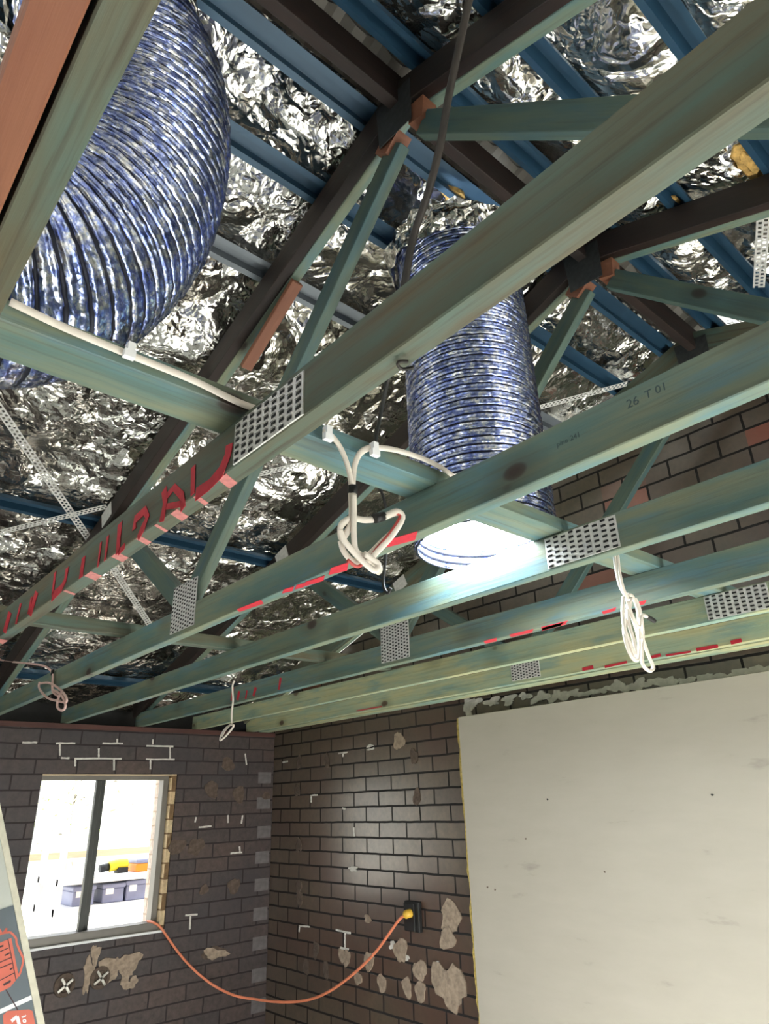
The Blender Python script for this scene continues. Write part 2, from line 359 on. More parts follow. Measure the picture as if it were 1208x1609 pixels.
def prism(name, poly, nrm, th, m, parent=None):
    """planar outline (world points) thickened by th along nrm"""
    n = len(poly); nv = Vector(nrm).normalized() * th
    V = [Vector(p) for p in poly] + [Vector(p) + nv for p in poly]
    F = [tuple(range(n)), tuple(range(2 * n - 1, n - 1, -1))] + [(i, i + n, (i + 1) % n + n, (i + 1) % n) for i in range(n)]
    o = meshob(name, V, F, m, parent)
    bm = bmesh.new(); bm.from_mesh(o.data); bmesh.ops.recalc_face_normals(bm, faces=bm.faces); bm.to_mesh(o.data); bm.free()
    return o
def blob(name, c, ru, rv, U, Vv, nrm, th, m, parent=None, seed=0, n=18, jag=0.22, rot=0.0):
    rnd = random.Random(seed); c = Vector(c); U = Vector(U); Vv = Vector(Vv); pts = []
    ph = [rnd.uniform(0, 6.28) for _ in range(4)]
    for k in range(n):
        a = 2 * math.pi * k / n
        s = 1 + jag * (0.5 * math.sin(2 * a + ph[0]) + 0.5 * math.sin(3 * a + ph[1]) + 0.35 * math.sin(5 * a + ph[2])) + rnd.uniform(-jag, jag) * 0.35
        x, y = ru * s * math.cos(a), rv * s * math.sin(a)
        x, y = x * math.cos(rot) - y * math.sin(rot), x * math.sin(rot) + y * math.cos(rot)
        pts.append(c + U * x + Vv * y)
    return prism(name, pts, nrm, th + 0.0005 * (seed % 9), m, parent)
def ribbon(pts, w, U, Vv):
    """flat outline around a polyline lying in plane U,V"""
    P = [Vector(p) for p in pts]; L_, R_ = [], []
    for i, p in enumerate(P):
        t = (P[min(i + 1, len(P) - 1)] - P[max(i - 1, 0)]); tu, tv = t.dot(U), t.dot(Vv)
        l = math.hypot(tu, tv) or 1; n = (U * (-tv) + Vv * tu) / l
        ww = w * (0.85 + 0.3 * random.random())
        L_.append(p + n * ww / 2); R_.append(p - n * ww / 2)
    return L_ + R_[::-1]
def join(name, lst, m, parent=None, mats=None):
    """several (V,F) lumps in one mesh"""
    V = []; F = []; I = []
    for item in lst:
        v, f = item[0], item[1]; k = item[2] if len(item) > 2 else 0
        o = len(V); V += v; F += [tuple(i + o for i in q) for q in f]; I += [k] * len(f)
    return meshob(name, V, F, m, parent, mats=mats, midx=I if mats else None)
def lump_box(lo, hi):
    x0, y0, z0 = lo; x1, y1, z1 = hi
    V = [Vector(p) for p in ((x0, y0, z0), (x1, y0, z0), (x1, y1, z0), (x0, y1, z0), (x0, y0, z1), (x1, y0, z1), (x1, y1, z1), (x0, y1, z1))]
    return V, [(3, 2, 1, 0), (4, 5, 6, 7), (0, 1, 5, 4), (1, 2, 6, 5), (2, 3, 7, 6), (3, 0, 4, 7)]
def Zc(z): return CZ + z
UX = Vector((1, 0, 0)); UY = Vector((0, 1, 0)); UZ = Vector((0, 0, 1))

# roof planes (heights relative to the camera level): rafter tops
def roofL(y): return Zc(2.184 - 0.323 * y)
def roofR(y): return Zc(1.562 + 0.36 * y)
YR = 0.91
def roof(y): return roofL(y) if y >= YR else roofR(y)

# ------------------------------------------------------------------ room shell
X0, X1, Y0, Y1 = -2.6, 2.9, -2.6, 4.58
HT = Zc(0.485)
fl = box('floor', (X0 - 0.6, Y0 - 2.6, -0.1), (X1 + 0.11, Y1 + 0.11, 0.0), M_CONC); struct(fl, 'pale bare concrete floor of the stripped room', 'floor')
gd = box('ground', (-14, Y1 + 0.4, -0.25), (16, 22, -0.15), M_GROUND); gd.name = 'ground'; struct(gd, 'pale ground outside beyond the window', 'ground')
# window wall: inner leaf with the opening
wx0, wx1, wz0, wz1 = 1.290, 2.145, Zc(-0.683), Zc(0.224)
def wall_hole(name, y0, y1, x0, x1, m, ztop, hx0, hx1, hz0, hz1):
    lumps = [lump_box((x0, y0, 0), (hx0, y1, ztop)), lump_box((hx1, y0, 0), (x1, y1, ztop)),
             lump_box((hx0, y0, 0), (hx1, y1, hz0)), lump_box((hx0, y0, hz1), (hx1, y1, ztop))]
    V = []; F = []
    for v, f in lumps:
        o = len(V); V += v; F += [tuple(i + o for i in q) for q in f]
    me = bpy.data.meshes.new(name); me.from_pydata([tuple(v) for v in V], [], F); me.update()
    return link(name, me, m)
wf = wall_hole('wall_front', Y1, Y1 + 0.11, X0, X1 - 0.001, M_BRW, HT, wx0, wx1, wz0, wz1)
struct(wf, 'dark brown painted brick wall around the sliding window', 'wall')
wo = wall_hole('wall_front_outer', Y1 + 0.15, Y1 + 0.26, X0, X1 - 0.001, M_BRO, Zc(0.45), wx0 - 0.05, wx1 - 0.035, wz0 - 0.02, wz1 + 0.02)
struct(wo, 'pale outer brick skin seen at the right of the window', 'wall')
# side wall with gable
pts = [(X1, Y1 + 0.275, 0), (X1, Y0, 0), (X1, Y0, roofR(Y0) + 0.02), (X1, YR, roof(YR) + 0.02), (X1, Y1 + 0.275, roofL(Y1 + 0.275) + 0.02)]
me = bpy.data.meshes.new('wall_right')
n = len(pts); me.from_pydata([tuple(p) for p in pts] + [(p[0] + 0.11, p[1], p[2]) for p in pts], [], [tuple(range(n)), tuple(range(2 * n - 1, n - 1, -1))] + [(i, i + n, (i + 1) % n + n, (i + 1) % n) for i in range(n)])
me.update(); wr_ = link('wall_right', me, M_BRR); struct(wr_, 'dark glazed brick wall and gable on the right', 'wall')
bm = bmesh.new(); bm.from_mesh(me); bmesh.ops.recalc_face_normals(bm, faces=bm.faces); bm.to_mesh(me); bm.free()
# walls behind and left of the camera, unseen; openings shaped to set floor bounce and side light
def shell(name, lumps, m, label):
    V = []; F = []
    for v, f in lumps:
        o = len(V); V += v; F += [tuple(i + o for i in q) for q in f]
    me = bpy.data.meshes.new(name); me.from_pydata([tuple(v) for v in V], [], F); me.update()
    return struct(link(name, me, m), label, 'wall')
shell('unseen_wall_left', [lump_box((X0 - 0.11, Y0, 0), (X0, 1.1, HT)), lump_box((X0 - 0.11, 3.7, 0), (X0, Y1, HT)),
      lump_box((X0 - 0.11, 1.1, 0), (X0, 3.7, 0.7)), lump_box((X0 - 0.11, 1.1, Zc(0.15)), (X0, 3.7, HT))], M_BRW, 'dark brick wall with a wide opening shaped for the side light, unseen left of the view')
shell('unseen_wall_back', [lump_box((X0, Y0 - 0.11, 0), (0.75, Y0, HT)), lump_box((X1 - 0.1, Y0 - 0.11, 0), (X1, Y0, HT)),
      lump_box((0.75, Y0 - 0.11, Zc(0.25)), (X1 - 0.1, Y0, HT))], M_BRW, 'dark brick wall with a wide opening placed for the floor bounce, unseen behind the view')
portal((X0 - 0.05, 2.40, 1.39), (1, 0, 0), 2.6, 1.38)
portal((1.77, Y0 - 0.05, 1.09), (0, 1, 0), 2.05, 2.16)
portal((1.7, Y1 + 0.2, 1.7), (0, -1, 0), 0.9, 0.95)
# wall plates
pl = box('wall_plate', (X0, Y1 - 0.012, HT), (X1, Y1 + 0.10, Zc(0.516)), wood('dark_red_plate', (74, 44, 38), (88, 52, 44), (46, 30, 28), (30, 20, 18), knots=False), bevel=0.003)
pl.name = 'trim_plate'; struct(pl, 'dark red-brown timber plate along the top of the window wall', 'wall plate')
pb = box('trim_plate_back', (X0, Y0 - 0.10, HT), (X1, Y0, Zc(0.516)), M_RAFT); struct(pb, 'timber plate on the back wall', 'wall plate')
ev = box('trim_eave', (X0, Y1 + 0.28, Zc(0.30)), (X1 + 0.12, Y1 + 0.30, Zc(0.70)), M_BLACK); struct(ev, 'dark eave board behind the wall top', 'eave board')

# ------------------------------------------------------------------ foil ceiling lining
def crumple(nx, ny, seed):
    rng = np.random.default_rng(seed)
    gx, gy = np.meshgrid(np.linspace(0, 5.5, nx), np.linspace(0, 4, ny), indexing='ij')
    h = np.zeros_like(gx)
    px, py = gx.copy(), gy.copy()
    for s, amp, cnt in ((0.9, 0.020, 7), (0.38, 0.011, 9), (0.16, 0.0055, 10)):
        for _ in range(cnt):
            a = rng.uniform(0, 2 * np.pi); ph = rng.uniform(0, 1)
            t = (px * np.cos(a) + py * np.sin(a)) / s / rng.uniform(0.6, 1.5) + ph + 0.35 * np.sin(py * rng.uniform(1, 3) + px * rng.uniform(1, 3))
            tri = np.abs((t % 1.0) - 0.5) * 2
            h += amp * (tri - 0.5) * rng.uniform(0.3, 1.0)
    return h
FX0, FX1 = -2.7, 2.89
BATY_L = [1.02, 1.27, 1.58, 2.14, 3.00, 3.75, 4.42]
BATY_R = [0.80, 0.55, 0.27, -0.35, -1.0, -1.7, -2.4]
def foil(V, F, ya, yb, fn, seed, bats):
    nx, ny = 210, 150
    h = crumple(nx, ny, seed); o = len(V)
    for i in range(nx):
        for j in range(ny):
            x = FX0 + (FX1 - FX0) * i / (nx - 1); y = ya + (yb - ya) * j / (ny - 1)
            d = min(abs(y - b) for b in bats)
            k = min(1.0, d / 0.10)
            z = fn(y) + 0.050 + 0.012 * (1 - k) + h[i, j] * (0.25 + 0.75 * k) * 0.85 - 0.012 * k
            V.append((x, y, z))
    for i in range(nx - 1):
        for j in range(ny - 1):
            F.append((o + i * ny + j, o + i * ny + j + 1, o + (i + 1) * ny + j + 1, o + (i + 1) * ny + j))
V, F = [], []
foil(V, F, 1.00, Y1 + 0.26, roofL, 3, BATY_L)
foil(V, F, 0.82, Y0, roofR, 5, BATY_R)
me = bpy.data.meshes.new('ceiling'); me.from_pydata(V, [], F); me.update()
for p_ in me.polygons: p_.use_smooth = False
ce = link('ceiling', me, M_FOIL); so = ce.modifiers.new('thick', 'SOLIDIFY'); so.thickness = 0.003; so.offset = 1.0; struct(ce, 'crinkled silver foil lining under the whole roof', 'foil lining')
# ribbed roof sheets above the foil
V, F = [], []
nx = 170
for fn, ya, yb in ((roofL, YR, Y1 + 0.5), (roofR, YR, Y0 - 0.4)):
    o = len(V)
    for i in range(nx):
        x = FX0 + (FX1 + 0.15 - FX0) * i / (nx - 1)
        rib = 0.022 if (i % 4) in (0, 1) else 0.0
        for y in (ya, yb): V.append((x, y, fn(y) + 0.12 + rib))
    for i in range(nx - 1): F.append((o + 2 * i, o + 2 * i + 1, o + 2 * i + 3, o + 2 * i + 2))
o = len(V)
rs = meshob('roof_sheet', V, F, M_ROOFUND); rs.name = 'roof'; struct(rs, 'grey ribbed roof sheeting above the foil', 'roof')
sm = rs.modifiers.new('solid', 'SOLIDIFY'); sm.thickness = 0.012; sm.offset = 1.0

# ------------------------------------------------------------------ roof battens
def batten_mesh(l):
    prof = [(-0.040, 0.0), (-0.021, 0.0), (-0.017, 0.034), (0.017, 0.034), (0.021, 0.0), (0.040, 0.0)]
    t = 0.0022; inner = [(p[0], p[1] + t) for p in prof]
    inner[2] = (prof[2][0] - t, prof[2][1] + t); inner[3] = (prof[3][0] + t, prof[3][1] + t); inner[1] = (prof[1][0] - t, t); inner[4] = (prof[4][0] + t, t)
    ring = prof + inner[::-1]; n = len(ring)
    V = [(0, y, z) for y, z in ring] + [(l, y, z) for y, z in ring]
    F = [(i, (i + 1) % n, (i + 1) % n + n, i + n) for i in range(n)]
    k = len(prof)
    for b in (0, n):
        for i in range(k - 1):
            q = (b + i, b + i + 1, b + n - 2 - i, b + n - 1 - i)
            F.append(q if b else q[::-1])
    me = bpy.data.meshes.new('roof_batten'); me.from_pydata(V, [], F); me.update()
    bm = bmesh.new(); bm.from_mesh(me); bmesh.ops.recalc_face_normals(bm, faces=bm.faces); bm.to_mesh(me); bm.free()
    return me
BLAB_L = ['blue steel batten just on the window side of the ridge board', 'blue steel batten, second from the ridge on the window-side roof slope',
          'grey-blue steel batten above the orange strip, third from the ridge on the window-side slope', None,
          'blue steel batten crossing behind the lower truss webs, left of centre', None, 'blue steel batten lowest on the slope, just above the window wall top']
BLAB_R = ['blue steel batten just past the ridge board on the near roof slope', 'blue steel batten, second past the ridge on the near slope',
          'blue steel batten, third past the ridge on the near slope']
bme = batten_mesh(FX1 - FX0 - 0.01)
bmg = bme.copy()
for ys, fn, labs, sl in ((BATY_L, roofL, BLAB_L, -0.323), (BATY_R, roofR, BLAB_R, 0.36)):
    for i, lab in enumerate(labs):
        if not lab: continue
        me_ = bmg if (sl < 0 and i == 2) else bme
        o = bpy.data.objects.new('roof_batten', me_); COL.objects.link(o)
        o.location = (FX0 + 0.005, ys[i], fn(ys[i]) + 0.001); o.rotation_euler = (math.atan(sl), 0, 0)
        tag(o, lab, 'roof batten', 'steel roof battens')
bme.materials.append(M_STEEL); bmg.materials.append(M_STEELG)
# ridge board
rb = member('ridge_board', (FX0, YR, roof(YR) - 0.035), (X1, YR, roof(YR) - 0.035), 0.035, 0.12, M_RAFT, side=(0, 1, 0)); tag(rb, 'dark brown timber ridge board running along the roof peak', 'ridge board')

# ------------------------------------------------------------------ nail plates
def nail_plate(parent, y0, y1, z0, z1, x, nu, nv, shear=0.0, name='nail_plate'):
    """thin toothed plate on the -x face at x; slots drawn as dark slits"""
    lumps = [lump_box((x - 0.0025, y0, Zc(z0)), (x, y1, Zc(z1)))]
    lumps[0] = (lumps[0][0], lumps[0][1], 0)
    du = (y1 - y0) / nu; dv = (z1 - z0) / nv
    for i in range(nu):
        for j in range(nv):
            cy = y0 + (i + 0.5) * du; cz = z0 + (j + 0.5 + (0.25 if i % 2 else -0.25) * 0.8) * dv
            w = 0.30 * du; h = 0.22 * dv
            V = [Vector((x - 0.0032, cy - w, Zc(cz - h))), Vector((x - 0.0032, cy - w, Zc(cz + h))), Vector((x - 0.0032, cy + w, Zc(cz + h * 1.0))), Vector((x - 0.0032, cy + w, Zc(cz - h)))]
            lumps.append((V, [(0, 1, 2, 3)], 1))
            V2 = [Vector((x - 0.0060, cy - w, Zc(cz + h))), Vector((x - 0.0060, cy + w, Zc(cz + h))), Vector((x - 0.0025, cy + w, Zc(cz + h * 1.5))), Vector((x - 0.0025, cy - w, Zc(cz + h * 1.5)))]
            lumps.append((V2, [(0, 1, 2, 3)], 0))
    return join(name, lumps, M_GALV, parent, mats=[M_GALV, M_SLOT])

# ------------------------------------------------------------------ ceiling joists (no roof members)
CB, CT = 0.516, 0.606
def joist(x, label, m, group='ceiling joists', y0=Y0 - 0.08, y1=Y1 + 0.06, w=0.035, zb=CB, h=0.09):
    t = thing('ceiling_joist', (x + w / 2, Y1 + 0.02, Zc(zb)), label, 'joist', group)
    member('joist_timber', (x + w / 2, y1, Zc(zb + h / 2)), (x + w / 2, y0, Zc(zb + h / 2)), w, h, m, t)
    return t
jo = joist(0.012, 'orange old ceiling joist at the far left, top corner of the view', M_ORANGE, w=0.034)
j0 = joist(0.050, 'weathered green joist beside the orange one at the upper left', M_GREEND, w=0.033)
j1 = joist(0.471, 'nearest long green joist with red spray letters crossing the whole view', M_GREEND, w=0.037)
j3 = joist(1.362, 'green joist lit white by the open end of the daylight tube', M_GREEN)
j5 = joist(2.250, 'green joist second from the right wall, with a wide nail plate at the right', M_GREENY)
nail_plate(j1, 0.695, 0.895, 0.518, 0.594, 0.471, 9, 6)
nail_plate(j3, 0.72, 0.92, 0.522, 0.600, 1.362, 9, 6)
nail_plate(j5, 0.73, 0.93, 0.522, 0.602, 2.250, 9, 6)
lg = member('ledger_board', (2.795, Y1 - 0.01, Zc(CB + 0.045)), (2.795, Y0, Zc(CB + 0.045)), 0.09, 0.09, M_GREENY); tag(lg, 'pale green ledger timber fixed along the top of the right wall', 'ledger')

# ------------------------------------------------------------------ roof trusses
M_APEX = plain('dull_apex_plate', (58, 60, 60), 0.6, 0.3, 0.2, 60)
def truss(x, lab, m, mt, mr):
    t = thing('roof_truss', (x + 0.0175, Y1 + 0.02, Zc(CB)), lab, 'roof truss', 'roof trusses')
    xc = x + 0.0175
    member('bottom_chord', (xc, Y1 + 0.06, Zc(CB + 0.045)), (xc, Y0 - 0.08, Zc(CB + 0.045)), 0.035, 0.09, m, t)
    # dark old rafters, and the green top chords fixed beside them
    hL = 0.106 / math.cos(math.atan(0.323)) * 0.95
    for s, ye, nm in ((-0.323, 4.66, 'L'), (0.36, Y0 + 0.35, 'R')):
        fn = roofL if s < 0 else roofR
        y0_ = YR
        th = 0.100
        c = th / 2 / math.cos(math.atan(s))
        a = Vector((x - 0.0175 + 0.0175, y0_, fn(y0_) - c)); b = Vector((x, ye, fn(ye) - c))
        r = member('rafter', a, b, 0.035, th, mr, t)
        if mr is M_RAFT: r['label'] = 'dark brown old rafter'
        a2 = Vector((x + 0.0355, y0_, fn(y0_) - c)); b2 = Vector((x + 0.0355, ye, fn(ye) - c))
        member('top_chord', a2, b2, 0.035, th, mt, t)
    webs = [((0.935, 1.690), (2.00, 0.640)), ((2.075, 0.640), (2.90, 1.215)), ((0.83, 1.665), (-0.20, 0.640)), ((-0.27, 0.640), (-0.98, 1.04))]
    for (ya, za), (yb, zb) in webs:
        member('web', (xc, ya, Zc(za)), (xc, yb, Zc(zb)), 0.035, 0.068, M_WEB, t)
    nail_plate(t, 1.935, 2.105, 0.530, 0.688, x, 10, 12)
    nail_plate(t, -0.32, -0.15, 0.530, 0.688, x, 10, 12)
    # apex plate and the orange blocks under it
    xa = x - 0.0178
    prism('apex_plate', [(xa, 0.842, Zc(1.840)), (xa, 0.985, Zc(1.850)), (xa, 0.978, Zc(1.690)), (xa, 0.848, Zc(1.680))], (-1, 0, 0), 0.002, M_APEX, t)
    o1 = prism('packing_block', [(x - 0.012, 0.965, Zc(1.742)), (x - 0.012, 1.005, Zc(1.702)), (x - 0.012, 0.962, Zc(1.662)), (x - 0.012, 0.905, Zc(1.702))], (1, 0, 0), 0.05, M_ORANGE, t)
    o2 = prism('packing_block', [(x - 0.012, 0.862, Zc(1.745)), (x - 0.012, 0.806, Zc(1.735)), (x - 0.012, 0.814, Zc(1.662)), (x - 0.012, 0.866, Zc(1.680))], (1, 0, 0), 0.05, M_ORANGE, t)
    prism('heel_plate', [(xa, 2.80, Zc(1.20)), (xa, 2.90, Zc(1.165)), (xa, 2.93, Zc(1.235)), (xa, 2.83, Zc(1.27))], (-1, 0, 0), 0.002, M_GALV, t)
    return t
t2 = truss(0.918, 'nearest full truss, its peak plate at the top centre of the view', M_GREEN, M_GREEN, M_RAFT)
t4 = truss(1.838, 'middle roof truss, its peak plate to the right of the large striped tube', M_GREEN, M_GREEN, M_RAFT)
t6 = truss(2.683, 'farthest roof truss, close along the right brick wall', M_GREENY, M_GREENY, M_GREEND)
cl = member('orange_cleat', [(0.9550,1.4634,3.5157),(0.9550,1.7768,3.3503)][0], [(0.9550,1.4634,3.5157),(0.9550,1.7768,3.3503)][1], 0.04, 0.022, M_ORANGE); cl.name = 'timber_cleat'
tag(cl, 'short orange timber strip fixed under the sloping rafter, upper centre', 'timber strip')

# ------------------------------------------------------------------ binder planks lying across the joists
b1 = member('binder_plank', (-0.9, 0.911, Zc(CT + 0.0175)), (2.72, 0.911, Zc(CT + 0.0175)), 0.092, 0.035, M_GREEN, side=(0, 1, 0))
tag(b1, 'flat green plank across the joist tops carrying the white cables', 'plank', 'binder planks')
b2 = member('binder_plank', (-0.6, 2.527, Zc(CT + 0.024)), (2.25, 2.527, Zc(CT + 0.024)), 0.046, 0.048, M_GREEND, side=(0, 1, 0))
tag(b2, 'thin green batten across the joist tops towards the window wall', 'plank', 'binder planks')

# ------------------------------------------------------------------ flexible tubes
def duct(name, path, r, label, pitch=0.0245):
    P = smooth(path, 24)
    # resample evenly
    d = [0.0]
    for i in range(1, len(P)): d.append(d[-1] + (P[i] - P[i - 1]).length)
    total = d[-1]; per = 10; nseg = int(total / pitch * per)
    Q = []
    k = 0
    for i in range(nseg + 1):
        s = total * i / nseg
        while k < len(d) - 2 and d[k + 1] < s: k += 1
        t = (s - d[k]) / max(1e-9, d[k + 1] - d[k]); Q.append(P[k].lerp(P[k + 1], min(1, max(0, t))))
    base = Q[0].copy()
    seg = 112
    T = [(Q[min(i + 1, nseg)] - Q[max(i - 1, 0)]).normalized() for i in range(nseg + 1)]
    u = Vector((0, 1, 0)); u = (u - T[0] * u.dot(T[0])).normalized()
    prof = [0.955, 0.980, 1.0, 0.998, 0.994, 0.992, 0.992, 0.995, 1.0, 0.980]
    rnd = np.random.default_rng(len(name) + int(r * 1000))
    jit = rnd.normal(0, 0.0012, (nseg + 1, seg))
    V = []; F = []
    for i, p in enumerate(Q):
        u = (u - T[i] * u.dot(T[i])).normalized(); w = T[i].cross(u)
        for j in range(seg):
            a = 2 * math.pi * j / seg
            ph = i % per
            i0 = int(ph); f_ = ph - i0; pr = prof[i0] * (1 - f_) + prof[(i0 + 1) % per] * f_
            rr = r * pr + jit[i, j] * (0.4 if pr < 0.97 else 1.0)
            q = p - base + (u * math.cos(a) + w * math.sin(a)) * rr
            V.append(tuple(q))
    for i in range(nseg):
        for j in range(seg): F.append((i * seg + j, i * seg + (j + 1) % seg, (i + 1) * seg + (j + 1) % seg, (i + 1) * seg + j))
    me = bpy.data.meshes.new('tube_skin'); me.from_pydata(V, [], F); me.update()
    for p_ in me.polygons: p_.use_smooth = True
    t = thing(name, tuple(base), label, 'duct', 'flexible daylight tubes')
    o = link('tube_skin', me, M_DUCT, mats=[M_DUCT, M_GROOVE_SHADE]); place(o, Matrix.Translation(base), t)
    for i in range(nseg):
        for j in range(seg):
            if i % per in (0, per - 1): me.polygons[i * seg + j].material_index = 1  # groove faces take the painted shade
    so = o.modifiers.new('skin', 'SOLIDIFY'); so.thickness = 0.003; so.offset = -1
    return t, base
d2, bs = duct('flexible_daylight_tube', [(1.385, 1.130, Zc(0.648)), (1.390, 1.135, Zc(0.90)), (1.395, 1.140, Zc(1.20)), (1.40, 1.145, Zc(1.50)), (1.40, 1.16, Zc(1.755))], 0.2,
     'blue-silver ribbed flexible tube hanging straight down at the centre, glowing at its open end')
d1, bs1 = duct('flexible_daylight_tube', [(-0.34, 1.12, Zc(0.83)), (-0.12, 1.11, Zc(0.82)), (0.10, 1.10, Zc(0.86)), (0.215, 1.10, Zc(0.99)), (0.285, 1.10, Zc(1.20)), (0.285, 1.12, Zc(1.50)), (0.20, 1.175, Zc(1.735))], 0.2,
     'large curved blue-silver ribbed tube at the upper left behind the joists')
# the bright lens inside the mouth of the straight tube
V = [(1.387, 1.132, Zc(0.705))]; F = []
for k in range(40):
    a = 2 * math.pi * k / 40; V.append((1.387 + 0.183 * math.cos(a), 1.132 + 0.183 * math.sin(a), Zc(0.705)))
for k in range(40): F.append((0, 1 + (k + 1) % 40, 1 + k))
lens = meshob('daylight_lens', V, F, M_GLOW, d2)
so = lens.modifiers.new('th', 'SOLIDIFY'); so.thickness = 0.004; so.offset = -1
lens['label'] = 'glowing white daylight lens'
# crumpled foil collar where the straight tube meets the roof
def collar(parent, c, r, h, seed):
    rnd = random.Random(seed); V = []; F = []; n = 40; m_ = 6
    for i in range(m_):
        for k in range(n):
            a = 2 * math.pi * k / n; rr = r + 0.012 + 0.02 * i / m_ + rnd.uniform(-0.012, 0.012)
            V.append((c[0] + rr * math.cos(a), c[1] + rr * math.sin(a), c[2] + h * i / (m_ - 1) + rnd.uniform(-0.012, 0.012)))
    for i in range(m_ - 1):
        for k in range(n): F.append((i * n + k, i * n + (k + 1) % n, (i + 1) * n + (k + 1) % n, (i + 1) * n + k))
    return meshob('foil_collar', V, F, M_FOIL, parent)
collar(d2, (1.40, 1.165, Zc(1.665)), 0.2, 0.10, 4)
collar(d1, (0.21, 1.175, Zc(1.665)), 0.2, 0.08, 5)

# ------------------------------------------------------------------ perforated strap braces
def strap(a, b, w, nrm, label, group='perforated strap braces'):
    a = Vector(a); b = Vector(b); X = (b - a).normalized(); n = Vector(nrm); n = (n - X * n.dot(X)).normalized(); S = X.cross(n)
    l = (b - a).length; cell = w * 0.62; k = max(2, int(l / cell)); cell = l / k
    lumps = []
    def bx(u0, u1, s0, s1, h0=0.0, h1=0.0012):
        V = [a + X * u + S * s + n * h for h in (h0, h1) for (u, s) in ((u0, s0), (u1, s0), (u1, s1), (u0, s1))]
        return (V, [(3, 2, 1, 0), (4, 5, 6, 7), (0, 1, 5, 4), (1, 2, 6, 5), (2, 3, 7, 6), (3, 0, 4, 7)])
    for s0, s1 in ((-w / 2, -w * 0.34), (-w * 0.07, w * 0.07), (w * 0.34, w / 2)): lumps.append(bx(0, l, s0, s1))
    for i in range(k):
        lumps.append(bx(i * cell, i * cell + cell * 0.45, -w * 0.34, -w * 0.07)); lumps.append(bx((i + 0.5) * cell, (i + 0.95) * cell, w * 0.07, w * 0.34))
    o = join('strap_brace', lumps, M_GALV)
    return tag(o, label, 'strap brace', group)
NL = (0, 0.307, 0.951)
strap([(0.3286,2.4677,3.3069),(0.9402,3.1285,3.0935)][0], [(0.3286,2.4677,3.3069),(0.9402,3.1285,3.0935)][1], 0.034, NL, 'perforated metal strap slanting down the foil at the left edge')
strap([(0.5386,3.1554,3.0648),(0.8847,2.8292,3.1702)][0], [(0.5386,3.1554,3.0648),(0.8847,2.8292,3.1702)][1], 0.030, NL, 'perforated metal strap crossing the left blue batten almost level')
strap([(0.9399,3.0980,3.1033),(1.4956,3.7164,2.9036)][0], [(0.9399,3.0980,3.1033),(1.4956,3.7164,2.9036)][1], 0.034, NL, 'perforated metal strap running down the foil behind the red-lettered joist')
strap([(2.3154,1.5308,3.5896),(2.6255,1.2129,3.6922)][0], [(2.3154,1.5308,3.5896),(2.6255,1.2129,3.6922)][1], 0.030, NL, 'perforated metal strap right of the central tube, below the truss web')
strap([(1.3809,2.4003,3.3087),(1.5408,2.2517,3.3567)][0], [(1.3809,2.4003,3.3087),(1.5408,2.2517,3.3567)][1], 0.030, NL, 'short length of perforated strap below the nail plate of the lettered joist')
strap([(1.9680,0.3622,3.6104),(2.4131,0.5398,3.6743)][0], [(1.9680,0.3622,3.6104),(2.4131,0.5398,3.6743)][1], 0.040, (0, -0.34, 0.94), 'perforated strap standing upright at the right edge of the view')

# ------------------------------------------------------------------ insulation scraps at the ridge opening
for i, (c, s) in enumerate((([(1.1723,0.9300,3.8486)][0], 0.05), ([(1.3065,1.0619,3.8060)][0], 0.045), ([(1.8315,0.5661,3.7308)][0], 0.035), ([(1.7764,0.3157,3.6406)][0], 0.06))):
    bm = bmesh.new(); bmesh.ops.create_icosphere(bm, subdivisions=3, radius=1.0); rnd = random.Random(i)
    ph = [rnd.uniform(0, 6) for _ in range(6)]
    for v in bm.verts:
        q = v.co.copy(); s_ = 1 + 0.25 * math.sin(4 * q.x + ph[0]) * math.sin(3 * q.y + ph[1]) + 0.2 * math.sin(7 * q.z + ph[2]) + rnd.uniform(-0.10, 0.10)
        v.co = Vector((q.x * s * 1.2, q.y * s * 0.55, q.z * s * 0.35)) * s_
    me = bpy.data.meshes.new('insulation_scrap'); bm.to_mesh(me); bm.free()
    o = link('insulation_scrap', me, M_INSUL); o.location = c
    tag(o, ['yellow insulation tuft by the truss peak, beside the black conduit', 'torn yellow insulation scrap above the central tube', 'small yellow insulation scrap near the middle truss rafter', 'yellow insulation strip poking out at the right edge under the roof'][i], 'insulation', 'insulation scraps')

